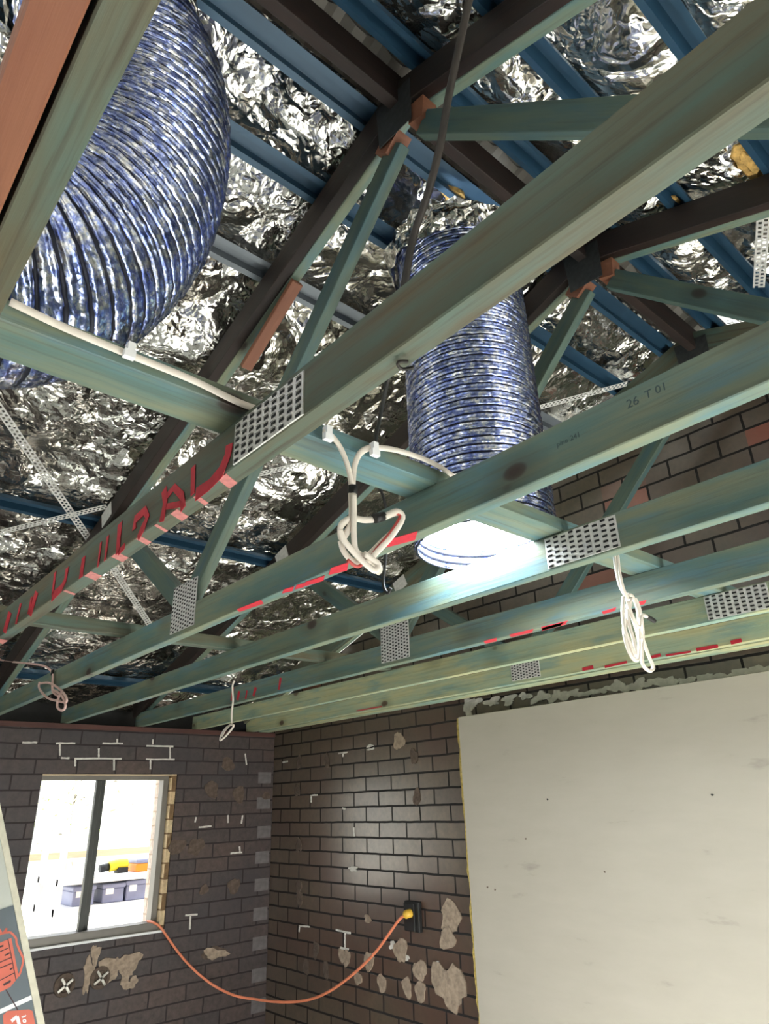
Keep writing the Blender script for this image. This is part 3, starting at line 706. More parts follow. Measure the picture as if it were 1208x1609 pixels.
# ------------------------------------------------------------------ red spray paint on the timbers
def strokes(parent, x, lst, m, name='spray_mark'):
    for pts, w in lst:
        prism(name, ribbon(pts, w, UY, UZ), (-1, 0, 0), 0.0008, m, parent)
C1X = 0.4705
strokes(j1, C1X, [
    ([(0.4700,0.9132,2.4953),(0.4700,0.9171,2.4750),(0.4700,0.9381,2.4523),(0.4700,0.9772,2.4434),(0.4700,1.0270,2.4437)], 0.026), ([(0.4700,1.0484,2.5084),(0.4700,1.0401,2.4485)], 0.018),
    ([(0.4700,1.1731,2.5089),(0.4700,1.1599,2.4767),(0.4700,1.1679,2.4380)], 0.022), ([(0.4700,1.1567,2.4877),(0.4700,1.1248,2.4947),(0.4700,1.0861,2.4630),(0.4700,1.0748,2.4320)], 0.018), ([(0.4700,1.1514,2.4642),(0.4700,1.0881,2.4470)], 0.014),
    ([(0.4700,1.3072,2.4674),(0.4700,1.3074,2.4904),(0.4700,1.2600,2.4942),(0.4700,1.2421,2.4739),(0.4700,1.2590,2.4559),(0.4700,1.2795,2.4389)], 0.020),
    ([(0.4700,1.3967,2.5114),(0.4700,1.3916,2.4739),(0.4700,1.3866,2.4373)], 0.022), ([(0.4700,1.3832,2.4378),(0.4700,1.3504,2.4438)], 0.016),
    ([(0.4700,1.4644,2.5028),(0.4700,1.4619,2.4429)], 0.012), ([(0.4700,1.5065,2.5004),(0.4700,1.5032,2.4394)], 0.010), ([(0.4700,1.6177,2.4969),(0.4700,1.6169,2.4437)], 0.024),
    ([(0.4700,1.7403,2.5032),(0.4700,1.7395,2.4709),(0.4700,1.7655,2.4541),(0.4700,1.8338,2.4487)], 0.026), ([(0.4700,1.8442,2.5193),(0.4700,1.8319,2.4551)], 0.018),
    ([(0.4700,1.9964,2.5024),(0.4700,2.0256,2.4414)], 0.036), ([(0.4700,2.0421,2.4987),(0.4700,2.0435,2.4508)], 0.018), ([(0.4700,2.1544,2.5061),(0.4700,2.1676,2.4456)], 0.020), ([(0.4700,2.2699,2.5046),(0.4700,2.2927,2.4457)], 0.045)], M_RED)
def bottom_bars(parent, x0, x1, ys, m, z=CB):
    for (ya, yb) in ys:
        sk = 0.02; yb = ya + (yb - ya) * 0.7
        prism('spray_mark', [(x0, ya, Zc(z) - 0.0003), (x1, ya + sk, Zc(z) - 0.0003), (x1, yb + sk, Zc(z) - 0.0003), (x0, yb, Zc(z) - 0.0003)], (0, 0, -1), 0.0008, m, parent)
bottom_bars(j1, 0.473, 0.506, [(0.925, 0.965), (1.03, 1.05), (1.11, 1.15), (1.20, 1.215), (1.28, 1.31), (1.40, 1.45), (1.56, 1.62), (1.74, 1.76), (2.38, 2.46), (2.75, 2.86)], M_PINK)
for i, q in enumerate(([(0.9108,0.9189,2.4455),(0.8958,0.9936,2.4455),(0.9220,1.0319,2.4455),(0.9418,0.9594,2.4455)], [(0.9167,1.1558,2.4455),(0.9080,1.2128,2.4455),(0.9347,1.2587,2.4455),(0.9501,1.2056,2.4455)], [(0.9301,1.2681,2.4455),(0.9217,1.3370,2.4455),(0.9404,1.3696,2.4455),(0.9516,1.3027,2.4455)], [(0.9247,1.3413,2.4455),(0.9186,1.3719,2.4455),(0.9362,1.4065,2.4455),(0.9422,1.3750,2.4455)], [(0.9194,1.3846,2.4455),(0.9136,1.4226,2.4455),(0.9283,1.4541,2.4455),(0.9385,1.4187,2.4455)], [(0.9150,1.5364,2.4455),(0.9102,1.6573,2.4455),(0.9296,1.6770,2.4455),(0.9403,1.5645,2.4455)])):
    prism('spray_mark', q, (0, 0, -1), 0.001, M_RED, t2)
for i, q in enumerate(([(1.8256,1.1878,2.4455),(1.8230,1.2899,2.4455),(1.8637,1.3152,2.4455),(1.8617,1.2227,2.4455)], [(1.8293,1.2048,2.4455),(1.8339,1.2929,2.4455),(1.8694,1.3221,2.4455),(1.8621,1.2428,2.4455)], [(1.8233,1.3211,2.4455),(1.8204,1.4209,2.4455),(1.8568,1.4422,2.4455),(1.8570,1.3522,2.4455)], [(1.8101,0.9077,2.4455),(1.8168,0.9518,2.4455),(1.8529,0.9686,2.4455),(1.8490,0.9376,2.4455)], [(1.8107,1.0065,2.4455),(1.8193,1.0617,2.4455),(1.8517,1.0755,2.4455),(1.8407,1.0291,2.4455)], [(1.8209,1.4776,2.4455),(1.8213,1.5362,2.4455),(1.8570,1.5615,2.4455),(1.8600,1.5107,2.4455)])):
    prism('spray_mark', q, (0, 0, -1), 0.001, M_RED, t4)
strokes(t4, 1.84, [([(1.8370,3.3359,2.5327),(1.8370,3.3412,2.4629)], 0.02), ([(1.8370,3.2647,2.5030),(1.8370,3.2798,2.4586)], 0.022), ([(1.8370,3.1851,2.4957),(1.8370,3.1939,2.4545)], 0.014), ([(1.8370,3.0964,2.4999),(1.8370,3.1177,2.4578)], 0.022), ([(1.8370,2.8646,2.5143),(1.8370,2.8784,2.4578)], 0.018)], M_RED)
strokes(t6, 2.683, [([(2.6820,1.0957,2.4496),(2.6820,1.1814,2.4501)], 0.012), ([(2.6820,1.0053,2.4548),(2.6820,1.0462,2.4528)], 0.014), ([(2.6820,1.2055,2.4468),(2.6820,1.3095,2.4496)], 0.008), ([(2.6820,1.3304,2.4558),(2.6820,1.3761,2.4531)], 0.012), ([(2.6820,1.4844,2.4525),(2.6820,1.5929,2.4483)], 0.010), ([(2.6820,1.6489,2.4572),(2.6820,1.7052,2.4549)], 0.014), ([(2.6820,3.0813,2.4549),(2.6820,3.3201,2.4562)], 0.006)], M_RED)
# faint ink stamps on the truss chords
def stamp(text, size, y, z, x, parent, ang=0.0):
    cu = bpy.data.curves.new('ink_stamp', 'FONT'); cu.body = text; cu.size = size; cu.extrude = 0.0002; cu.resolution_u = 3
    tmp = bpy.data.objects.new('tmp', cu); COL.objects.link(tmp)
    me = bpy.data.meshes.new_from_object(tmp.evaluated_get(bpy.context.evaluated_depsgraph_get())); COL.objects.unlink(tmp); bpy.data.objects.remove(tmp)
    o = link('ink_stamp', me, M_INK)
    # text runs toward -y (left to right as seen from the room)
    M4 = Matrix(((0, 0, -1, x - 0.0006), (-1, 0, 0, y), (0, 1, 0, Zc(z)), (0, 0, 0, 1)))
    return place(o, M4 @ Matrix.Rotation(ang, 4, 'Z'), parent)
stamp('26', 0.022, 0.432, 0.572, 0.918, t2); stamp('T 01', 0.020, 0.400, 0.574, 0.918, t2)
stamp('pine 241', 0.014, 0.570, 0.562, 0.918, t2)

# ------------------------------------------------------------------ cables
def cable(name, label, cat='cable', group=None):
    return name, label
def clip(parent, p, sz=0.012):
    p = Vector(p)
    lumps = [lump_box((p.x - sz * 0.5, p.y - 0.010, p.z - sz), (p.x + sz * 0.5, p.y + 0.004, p.z + sz)), lump_box((p.x - sz * 0.9, p.y - 0.012, p.z - sz * 1.5), (p.x + sz * 0.6, p.y - 0.002, p.z - sz * 0.4))]
    return join('cable_clip', lumps, M_WHITE, parent)
# flat cable along the plank, first run
P1 = [(0.1049,0.8590,2.5643),(0.1747,0.8590,2.5572),(0.2656,0.8590,2.5541),(0.3674,0.8590,2.5528),(0.4470,0.8590,2.5446),(0.4953,0.8590,2.5451)]
ct = thing('flat_cable', P1[0], 'flat white cable clipped along the edge of the plank at the left', 'cable', 'white cables')
tube('cable_sheath', P1, 0.006, M_CABLE, ct, flat=(0.0068, 0.0035)); clip(ct, [(0.2669,0.8560,2.5575)][0], 0.011)
# second run and the hanging bundle
bt = thing('cable_bundle', [(0.6749,0.8400,2.4410)][0], 'knotted bundle of flat white cables hanging in front of the second joist', 'cable bundle', 'white cables')
tube('cable_sheath', [(0.6188,0.8500,2.5447),(0.6387,0.8500,2.5413),(0.6589,0.8500,2.5220),(0.6733,0.8500,2.4928),(0.6803,0.8500,2.4641),(0.6814,0.8500,2.4442)], 0.006, M_CABLE, bt, flat=(0.0062, 0.0035))
tube('cable_sheath', [(0.9611,0.8540,2.5616),(0.9199,0.8540,2.5712),(0.8649,0.8540,2.5742),(0.8035,0.8540,2.5697),(0.7616,0.8540,2.5612),(0.7292,0.8540,2.5502),(0.7070,0.8540,2.5319),(0.6944,0.8540,2.5064),(0.6895,0.8540,2.4761),(0.6876,0.8540,2.4474)], 0.006, M_CABLE, bt, flat=(0.0062, 0.0035))
clip(bt, [(0.6273,0.8520,2.5447)][0], 0.012); clip(bt, [(0.7370,0.8520,2.5492)][0], 0.012)
tube('tape_band', [(0.6748,0.8380,2.4477),(0.6746,0.8380,2.4278)], 0.009, M_BLACK, bt, n=0)
tube('cable_sheath', [(0.6639,0.8300,2.4267),(0.6650,0.8300,2.3979),(0.6632,0.8300,2.3713),(0.6534,0.8300,2.3502),(0.6425,0.8300,2.3385),(0.6412,0.8300,2.3589),(0.6536,0.8300,2.3736),(0.6703,0.8300,2.3814),(0.6975,0.8300,2.3859),(0.7317,0.8300,2.3982),(0.7694,0.8300,2.4180),(0.7818,0.8300,2.4136),(0.7679,0.8300,2.3874),(0.7330,0.8300,2.3523),(0.7030,0.8300,2.3221),(0.6829,0.8300,2.3041),(0.6637,0.8300,2.3047),(0.6477,0.8300,2.3170),(0.6411,0.8300,2.3336)], 0.006, M_CABLE, bt, flat=(0.006, 0.0035))
tube('cable_sheath', [(0.6662,0.8240,2.4251),(0.6656,0.8240,2.3841),(0.6650,0.8240,2.3430),(0.6701,0.8240,2.3201),(0.6949,0.8240,2.3117),(0.7201,0.8240,2.3009),(0.7140,0.8240,2.2905)], 0.006, M_CABLE, bt, flat=(0.0062, 0.0035))
tube('cable_sheath', [(0.6283,0.8150,2.3463),(0.6361,0.8150,2.3301),(0.6573,0.8150,2.3124),(0.6788,0.8150,2.2990),(0.7007,0.8150,2.2900),(0.7096,0.8150,2.3031),(0.6792,0.8150,2.3149)], 0.006, M_CABLE, bt, flat=(0.006, 0.0035))
tube('cable_sheath', [(0.7539,0.8200,2.4105),(0.7692,0.8200,2.4069),(0.7428,0.8200,2.3683),(0.7091,0.8200,2.3297),(0.6830,0.8200,2.3013),(0.6664,0.8200,2.2912),(0.6477,0.8200,2.2985)], 0.003, M_CABLER, bt)
tube('cable_sheath', [(0.7320,0.8200,2.3974),(0.7634,0.8200,2.4155),(0.7754,0.8200,2.4060),(0.7488,0.8200,2.3673),(0.7179,0.8200,2.3340),(0.6857,0.8200,2.2996)], 0.006, M_CABLE, bt, flat=(0.0065, 0.004))
tube('tape_band', [(0.7123,0.8250,2.3904),(0.7335,0.8250,2.4007)], 0.009, M_BLACK, bt, n=0)
# coil on the right between the third and fourth joists
bc = thing('cable_coil', [(1.5944,0.8600,2.5142)][0], 'coil of white cable hanging at the right, below the wide nail plate', 'cable bundle', 'white cables')
for i, q in enumerate(([(1.5834,0.8600,2.5191),(1.5799,0.8600,2.4774),(1.5852,0.8600,2.4346),(1.6064,0.8600,2.4038),(1.6143,0.8600,2.3709),(1.6294,0.8600,2.3225),(1.6306,0.8600,2.2895)], [(1.5890,0.8540,2.5185),(1.5824,0.8540,2.4674),(1.5891,0.8540,2.4200),(1.6102,0.8540,2.3893),(1.5790,0.8540,2.3508),(1.5543,0.8540,2.3112),(1.5563,0.8540,2.2714),(1.5738,0.8540,2.2433),(1.5978,0.8540,2.2427),(1.6163,0.8540,2.2785),(1.6279,0.8540,2.3211),(1.6429,0.8540,2.3739),(1.6295,0.8540,2.4097),(1.6053,0.8540,2.4125)],
        [(1.5689,0.8480,2.3980),(1.5507,0.8480,2.3502),(1.5495,0.8480,2.3093),(1.5624,0.8480,2.2758),(1.5774,0.8480,2.2489),(1.5834,0.8480,2.2847),(1.5739,0.8480,2.3289),(1.5817,0.8480,2.3715),(1.6102,0.8480,2.4016)], [(1.6005,0.8600,2.3857),(1.6252,0.8600,2.3471),(1.6498,0.8600,2.3085),(1.6659,0.8600,2.2640),(1.6802,0.8600,2.2328),(1.6566,0.8600,2.2208),(1.6300,0.8600,2.2342),(1.6377,0.8600,2.2740),(1.6565,0.8600,2.3094),(1.6654,0.8600,2.3529),(1.6644,0.8600,2.3873),(1.6533,0.8600,2.4117)],
        [(1.5763,0.8420,2.3861),(1.5841,0.8420,2.3539),(1.6080,0.8420,2.3242),(1.6257,0.8420,2.3484),(1.6422,0.8420,2.3593),(1.6613,0.8420,2.3587)])):
    tube('cable_sheath', q, 0.0048, M_CABLE, bc)
tube('cable_end', [(1.6613,0.8420,2.3587),(1.6800,0.8420,2.3564),(1.6982,0.8420,2.3521)], 0.006, M_BLACK, bc)
# small cable near the window wall
sc = thing('hanging_cable', [(1.8100,3.2873,2.5272)][0], 'thin white cable with a small loop hanging above the window wall', 'cable', 'white cables')
tube('cable_sheath', [(1.8100,3.2771,2.5559),(1.8100,3.2942,2.5282),(1.8100,3.2789,2.4567),(1.8100,3.2845,2.3922),(1.8100,3.2775,2.3337)], 0.005, M_CABLE, sc)
tube('cable_sheath', [(1.8100,3.2708,2.3330),(1.8100,3.3297,2.3227),(1.8100,3.3803,2.2920),(1.8100,3.3902,2.2639),(1.8100,3.3440,2.2761),(1.8100,3.2870,2.3028),(1.8100,3.2566,2.3253),(1.8100,3.2906,2.3318),(1.8100,3.3418,2.3110),(1.8100,3.3720,2.2816)], 0.005, M_CABLE, sc)
# pinkish cable at the far left
pc = thing('hanging_cable', [(0.9050,3.3090,2.5229)][0], 'pinkish looped cable hanging on the second joist at the lower left', 'cable', 'white cables')
tube('cable_sheath', [(0.9050,4.4914,2.7787),(0.9050,4.0838,2.6966),(0.9050,3.6898,2.6222),(0.9050,3.4575,2.5725),(0.9050,3.3421,2.5338),(0.9050,3.2993,2.5044),(0.9050,3.2803,2.4510),(0.9050,3.2488,2.4246),(0.9050,3.1658,2.3976)], 0.005, M_PINKC, pc)
tube('cable_sheath', [(0.9020,3.4859,2.5024),(0.9020,3.4677,2.4706),(0.9020,3.3216,2.4117),(0.9020,3.1633,2.3784),(0.9020,3.0380,2.3579),(0.9020,3.0697,2.3904),(0.9020,3.1940,2.4390),(0.9020,3.3395,2.4787),(0.9020,3.4822,2.4960)], 0.005, M_PINKC, pc)
tube('cable_sheath', [(0.8990,3.2334,2.4331),(0.8990,3.1119,2.3956),(0.8990,3.0435,2.3558),(0.8990,3.0317,2.3313),(0.8990,3.0790,2.3290),(0.8990,3.1399,2.3516),(0.8990,3.1419,2.3888),(0.8990,3.1025,2.4103)], 0.005, M_PINKC, pc)
tube('tape_band', [(0.9040,3.3118,2.5347),(0.9040,3.3071,2.5083)], 0.007, M_BLACK, pc, n=0)
# black conduit dropping from the ridge
R1 = [(0.5750,0.3931,3.1358),(0.5780,0.4264,3.0598),(0.5820,0.4622,2.9795),(0.5880,0.4974,2.8939),(0.5950,0.5389,2.8300),(0.6000,0.5776,2.7819),(0.6050,0.6051,2.7241),(0.6100,0.6222,2.6857)]
R2 = [(0.6100,0.6222,2.6857),(0.6600,0.7025,2.6417),(0.7000,0.7691,2.6280),(0.7800,0.8797,2.6432),(0.8600,0.9853,2.6583),(0.9900,1.1239,2.6562),(1.0100,1.1258,2.5934),(1.0300,1.1535,2.4895),(1.0400,1.1771,2.4326),(1.0400,1.1736,2.4059),(1.0400,1.1602,2.3930),(1.0400,1.1504,2.4033)]
kb = thing('black_conduit', R1[0], 'black rusty conduit and wire hanging down from the ridge in the middle of the view', 'conduit')
tube('conduit', R1, 0.0065, M_RUST, kb); tube('wire', R2, 0.004, M_BLACK, kb)
# bent nail under the lettered joist
nl = tube('bent_nail', [(0.4924,0.4977,2.4380),(0.4843,0.5043,2.4380),(0.4869,0.5107,2.4380),(0.4977,0.5142,2.4380),(0.5064,0.5020,2.4380)], 0.0022, M_RUST); nl.name = 'bent_nail'; tag(nl, 'small bent rusty nail under the nearest long joist', 'nail')

# ------------------------------------------------------------------ plaster sheet on the right wall
ps = thing('plasterboard_sheet', (2.86, 2.63, 0.0), 'large off-white plasterboard sheet covering the right wall', 'plasterboard')
box('board_face', (2.842, -2.4, 0.02), (2.856, 2.63, Zc(0.424)), M_BOARD, ps, 0.001)
V = []; F = []
nz = 60; rnd = random.Random(3)
for i in range(nz):
    z = 0.02 + (Zc(0.420) - 0.02) * i / (nz - 1); jx = rnd.uniform(0, 0.014)
    for (x, y) in ((2.857, 2.645 + jx), (2.890, 2.640 + jx), (2.890, 2.5), (2.857, 2.5)): V.append((x, y, z))
for i in range(nz - 1):
    for k in range(4): F.append((i * 4 + k, i * 4 + (k + 1) % 4, (i + 1) * 4 + (k + 1) % 4, (i + 1) * 4 + k))
F.append((0, 1, 2, 3)); F.append(tuple((nz - 1) * 4 + k for k in (3, 2, 1, 0)))
fe = meshob('foam_edge', V, F, M_FOAM, ps); fe['label'] = 'yellow foam edge'
for i, p in enumerate([(2.8415,2.0952,1.9253),(2.8415,1.3107,1.9228),(2.8415,1.8416,1.6334),(2.8415,2.2468,1.7558),(2.8415,2.5120,1.5385),(2.8415,2.4643,1.5303)]):
    blob('nail_dimple', p, 0.006 if i < 2 else 0.004, 0.004, UY, UZ, (-1, 0, 0), 0.0006, M_SLOT if i < 2 else M_DABD, ps, seed=i, n=8)

# ------------------------------------------------------------------ plaster remains and dabs on the right wall
def wall_blobs(parent, specs, m, name, U, nrm, jag=0.22):
    for i, (p, ru, rv) in enumerate(specs):
        blob(name, p, ru, rv, U, UZ, nrm, 0.003, m, parent, seed=i * 7 + len(specs), jag=jag)
R_ = (-1, 0, 0)
wall_blobs(wr_, [(p, a, b) for p, a, b in zip([(2.8985,3.1798,2.2773),(2.8985,3.5066,1.3146),(2.8985,2.8322,1.3820),(2.8985,2.8600,1.2803),(2.8985,3.2267,1.1902),(2.8985,3.0811,1.1144),(2.8985,3.3945,1.0158),(2.8985,3.1858,1.0269),(2.8985,3.0831,1.0216),(2.8985,3.5018,1.1077),(2.8985,3.7079,1.0994),(2.8985,3.7570,1.1099),(2.8985,3.6022,1.0122)], (0.045, 0.03, 0.075, 0.055, 0.05, 0.055, 0.035, 0.035, 0.04, 0.04, 0.03, 0.028, 0.03), (0.055, 0.02, 0.07, 0.05, 0.06, 0.045, 0.045, 0.045, 0.045, 0.05, 0.045, 0.042, 0.035))], M_DAB, 'adhesive_dab', UY, R_)
blob('adhesive_dab', [(2.8985,2.8700,1.0785)][0], 0.105, 0.105, UY, UZ, R_, 0.0085, M_DAB, wr_, seed=90, n=26, jag=0.3)
wall_blobs(wr_, [(p, 0.03, 0.045) for p in [(2.8985,4.2446,2.2171),(2.8985,4.2615,2.0331),(2.8985,4.2166,1.4418),(2.8985,4.2067,1.3724),(2.8985,4.1234,1.0043),(2.8985,3.9156,1.0133),(2.8985,4.0162,1.1077),(2.8985,4.2255,1.6882),(2.8985,3.0512,2.1814),(2.8985,3.9106,2.2053),(2.8985,3.0452,1.9601)]], M_DABD, 'adhesive_dab', UY, R_)
wall_blobs(wr_, [(p, a, b) for p, a, b in zip([(2.8985,2.9440,1.1122),(2.8985,3.2941,1.2069),(2.8985,3.1772,1.1604),(2.8985,3.6389,1.5697),(2.8985,3.4513,2.2686)], (0.03, 0.025, 0.02, 0.045, 0.03), (0.05, 0.02, 0.012, 0.012, 0.008))], M_MORTAR, 'mortar_smear', UY, R_, 0.4)
def bars(parent, x, lst, U, nrm, name='mortar_smear', th=0.004):
    for (p, q, w) in lst:
        p = Vector(p); q = Vector(q)
        k = 5; pts = [p.lerp(q, i / k) + UZ * random.uniform(-1, 1) * w * 0.12 for i in range(k + 1)]
        prism(name, ribbon(pts, w, Vector(U), UZ), nrm, th, M_MORTAR, parent)
def pr(l, w): return [(l[i], l[i + 1], w) for i in range(0, len(l), 2)]
bars(wr_, 0, pr([(2.8985,3.7830,2.2455),(2.8985,3.6868,2.2468),(2.8985,3.7346,2.2422),(2.8985,3.7348,2.2223),(2.8985,4.0988,1.9956),(2.8985,4.0173,1.9974),(2.8985,4.0913,1.9954),(2.8985,4.0902,1.9514),(2.8985,4.2012,1.2177),(2.8985,4.0875,1.2243),(2.8985,4.2013,1.2213),(2.8985,4.2073,1.1852),(2.8985,3.8131,1.2321),(2.8985,3.6694,1.2291),(2.8985,3.7249,1.2238),(2.8985,3.7257,1.1456),(2.8985,3.7692,1.1442),(2.8985,3.6890,1.1431),(2.8985,4.3918,2.2345),(2.8985,4.4587,2.2298),(2.8985,3.4773,2.2475),(2.8985,3.4144,2.2506),(2.8985,3.7442,1.9105),(2.8985,3.7110,1.9062),(2.8985,3.6283,1.7994),(2.8985,3.6229,1.7492)], 0.010), UY, R_)
# strip of plaster left above the sheet
rnd = random.Random(11)
Pt = [(2.8985,2.5574,2.4242),(2.8985,2.4160,2.4172),(2.8985,2.3066,2.4169),(2.8985,2.1981,2.4130),(2.8985,2.1028,2.4040),(2.8985,2.0033,2.3975),(2.8985,1.9079,2.3913),(2.8985,1.8226,2.3890),(2.8985,1.7464,2.3906),(2.8985,1.6663,2.3913),(2.8985,1.5776,2.3847),(2.8985,1.4979,2.3819),(2.8985,1.4289,2.3695),(2.8985,1.3437,2.3655),(2.8985,1.2613,2.3642),(2.8985,1.1821,2.3630),(2.8985,1.1096,2.3674),(2.8985,1.0431,2.3672),(2.8985,0.9958,2.3648)]
for i, p in enumerate(Pt):
    blob('plaster_remnant', Vector(p) + UZ * rnd.uniform(-0.006, 0.006), rnd.uniform(0.035, 0.06), rnd.uniform(0.012, 0.030), UY, UZ, R_, 0.004, M_MORTAR, wr_, seed=40 + i, jag=0.45, n=24)
blob('plaster_remnant', [(2.8985,2.6022,2.4055)][0], 0.03, 0.05, UY, UZ, R_, 0.004, M_MORTAR, wr_, seed=77, jag=0.4)

# ------------------------------------------------------------------ marks on the window wall
W_ = (0, -1, 0)
bars(wf, 0, pr([(1.3373,4.5785,2.3277),(1.4495,4.5785,2.3309),(1.1472,4.5785,2.3259),(1.2281,4.5785,2.3282),(1.6172,4.5785,2.3357),(1.7476,4.5785,2.3395),(1.7069,4.5785,2.3656),(1.7105,4.5785,2.3384),(1.9065,4.5785,2.3280),(2.0937,4.5785,2.3288),(2.0710,4.5785,2.3282),(2.0788,4.5785,2.2512),(1.9456,4.5785,2.3694),(1.9492,4.5785,2.3372),(1.3594,4.5785,2.3283),(1.3702,4.5785,2.2586),(1.5975,4.5785,2.3045),(1.6048,4.5785,2.2515),(1.4589,4.5785,2.2417),(1.7511,4.5785,2.2462),(1.7025,4.5785,2.2416),(1.7109,4.5785,2.1770),(1.9117,4.5785,2.2447),(2.1110,4.5785,2.2477),(1.9424,4.5785,2.2412),(1.9490,4.5785,2.1822),(1.4633,4.5785,2.2381),(1.4692,4.5785,2.1977),(1.3798,4.5785,2.2442),(1.4282,4.5785,2.2449),(2.3253,4.5785,1.8210),(2.4188,4.5785,1.8249),(2.5398,4.5785,1.8881),(2.5432,4.5785,1.8398),(2.6552,4.5785,1.8844),(2.6483,4.5785,1.8317),(2.5760,4.5785,1.6488),(2.6645,4.5785,1.6512),(2.6423,4.5785,1.6880),(2.6498,4.5785,1.6481),(2.2769,4.5785,1.3162),(2.3607,4.5785,1.3106),(2.3125,4.5785,1.3088),(2.3148,4.5785,1.2351),(2.6511,4.5785,2.2949),(2.6662,4.5785,2.2168),(2.2948,4.5785,1.8532),(2.3013,4.5785,1.8841)], 0.010), UX, W_)
wall_blobs(wf, [(p, a, b) for p, a, b in zip([(2.5166,4.5785,2.2196),(2.4003,4.5785,2.0573),(2.6161,4.5785,2.0216),(2.3170,4.5785,1.7065),(2.1693,4.5785,1.7075),(2.5003,4.5785,1.0828),(2.1907,4.5785,1.7137),(2.6136,4.5785,1.4506),(2.3939,4.5785,1.4478),(2.8420,4.5785,2.0096)], (0.05, 0.05, 0.05, 0.06, 0.05, 0.085, 0.05, 0.04, 0.03, 0.03), (0.045, 0.055, 0.05, 0.05, 0.04, 0.035, 0.04, 0.05, 0.03, 0.03, 0.05, 0.03))], M_DABD, 'adhesive_dab', UX, W_)
wall_blobs(wf, [(p, a, b) for p, a, b in zip([(1.8905,4.5785,1.1147),(1.9340,4.5785,1.0704),(1.8560,4.5785,1.0914),(1.7085,4.5785,1.1039),(1.7341,4.5785,1.1776),(1.9613,4.5785,1.0032),(2.5006,4.5785,1.0793),(1.7028,4.5785,1.0438)], (0.10, 0.05, 0.05, 0.035, 0.02, 0.04, 0.075, 0.015), (0.05, 0.05, 0.05, 0.055, 0.06, 0.03, 0.03, 0.05))], M_DAB, 'plaster_remnant', UX, W_, 0.5)
# lighter toothed brick ends by the corner
for i, p in enumerate([(2.8252,4.5780,2.1306),(2.8226,4.5780,1.9589),(2.8370,4.5780,1.7707),(2.8291,4.5780,1.6090),(2.8324,4.5780,1.4393),(2.8310,4.5780,1.2633),(2.8346,4.5780,1.0920),(2.8389,4.5780,0.9112),(2.8427,4.5780,0.7428)]):
    M_Q = M_BRQ if i else None
    if i == 0:
        M_BRQ = plain('grey_brick_face', (104, 98, 98), 0.6, 0, 0.15, 30, 0.3); M_Q = M_BRQ
    box('brick_end', (p[0] - 0.055, Y1 - 0.002, p[2] - 0.038), (p[0] + 0.055, Y1 + 0.001, p[2] + 0.038), M_Q, wf)
# tap flanges on the wall under the window
for i, p in enumerate([(1.5796,4.5770,1.0545),(1.7751,4.5770,1.0602)]):
    t = thing('tap_fitting', p, ['round bare tap fitting on the window wall, left one, under the window', 'round bare tap fitting beside the plaster patch under the window'][i], 'tap fitting', 'tap fittings')
    V = []; F = []; n = 24
    for rr, yy in ((0.058, 0.0), (0.056, -0.010), (0.036, -0.014), (0.030, -0.006)):
        for k in range(n): V.append((p[0] + rr * math.cos(6.2832 * k / n), p[1] + yy, p[2] + rr * math.sin(6.2832 * k / n)))
    for r0 in range(3):
        for k in range(n): F.append((r0 * n + k, r0 * n + (k + 1) % n, (r0 + 1) * n + (k + 1) % n, (r0 + 1) * n + k))
    F.append(tuple(3 * n + k for k in range(n)))
    meshob('flange', V, F, M_DABD, t)
    sp = []
    for a in (0.6, 2.17):
        c, s = math.cos(a) * 0.045, math.sin(a) * 0.045
        sp.append(([Vector((p[0] + sx * c + ox, p[1] - 0.016 - d, p[2] + sx * s + oz)) for d in (0, 0.008) for (sx, ox, oz) in ((-1, -0.006 * math.sin(a), 0.006 * math.cos(a)), (1, -0.006 * math.sin(a), 0.006 * math.cos(a)), (1, 0.006 * math.sin(a), -0.006 * math.cos(a)), (-1, 0.006 * math.sin(a), -0.006 * math.cos(a)))],
                   [(3, 2, 1, 0), (4, 5, 6, 7), (0, 1, 5, 4), (1, 2, 6, 5), (2, 3, 7, 6), (3, 0, 4, 7)]))
    join('cross_handle', sp, M_CHROME, t)

# ------------------------------------------------------------------ window
win = thing('window_1', (1.70, Y1 + 0.09, wz0), 'sliding two-pane window in the dark brick wall', 'window'); win['kind'] = 'structure'
fy0, fy1 = Y1 + 0.06, Y1 + 0.13
ix1 = 2.072
box('frame_head', (wx0, fy0, wz1 - 0.034), (wx1 - 0.03, fy1, wz1), M_ALU, win, 0.002)
box('frame_sill', (wx0, Y1 + 0.02, wz0), (wx1 - 0.03, fy1, wz0 + 0.05), M_ALU, win, 0.002)
box('frame_jamb', (ix1 + 0.005, fy0, wz0 + 0.05), (wx1 - 0.03, fy1, wz1 - 0.034), M_ALU, win, 0.002)
box('frame_jamb', (wx0 - 0.0, fy0 + 0.02, wz0 + 0.05), (wx0 + 0.02, fy1, wz1 - 0.034), M_ALU, win, 0.002)
box('sash_stile', (1.640, fy0 + 0.005, wz0 + 0.05), (1.668, fy0 + 0.04, wz1 - 0.034), M_DARKF, win, 0.002)
box('sash_stile', (1.672, fy0 + 0.03, wz0 + 0.05), (1.704, fy1 - 0.005, wz1 - 0.034), M_DARKF, win, 0.002)
box('glass_pane', (wx0 + 0.02, fy0 + 0.018, wz0 + 0.05), (1.640, fy0 + 0.022, wz1 - 0.034), M_GLASS, win)
box('sill_trim', (wx0 - 0.01, Y1 - 0.004, wz0 - 0.006), (wx1, Y1 + 0.02, wz0 + 0.006), M_WHITE, win)
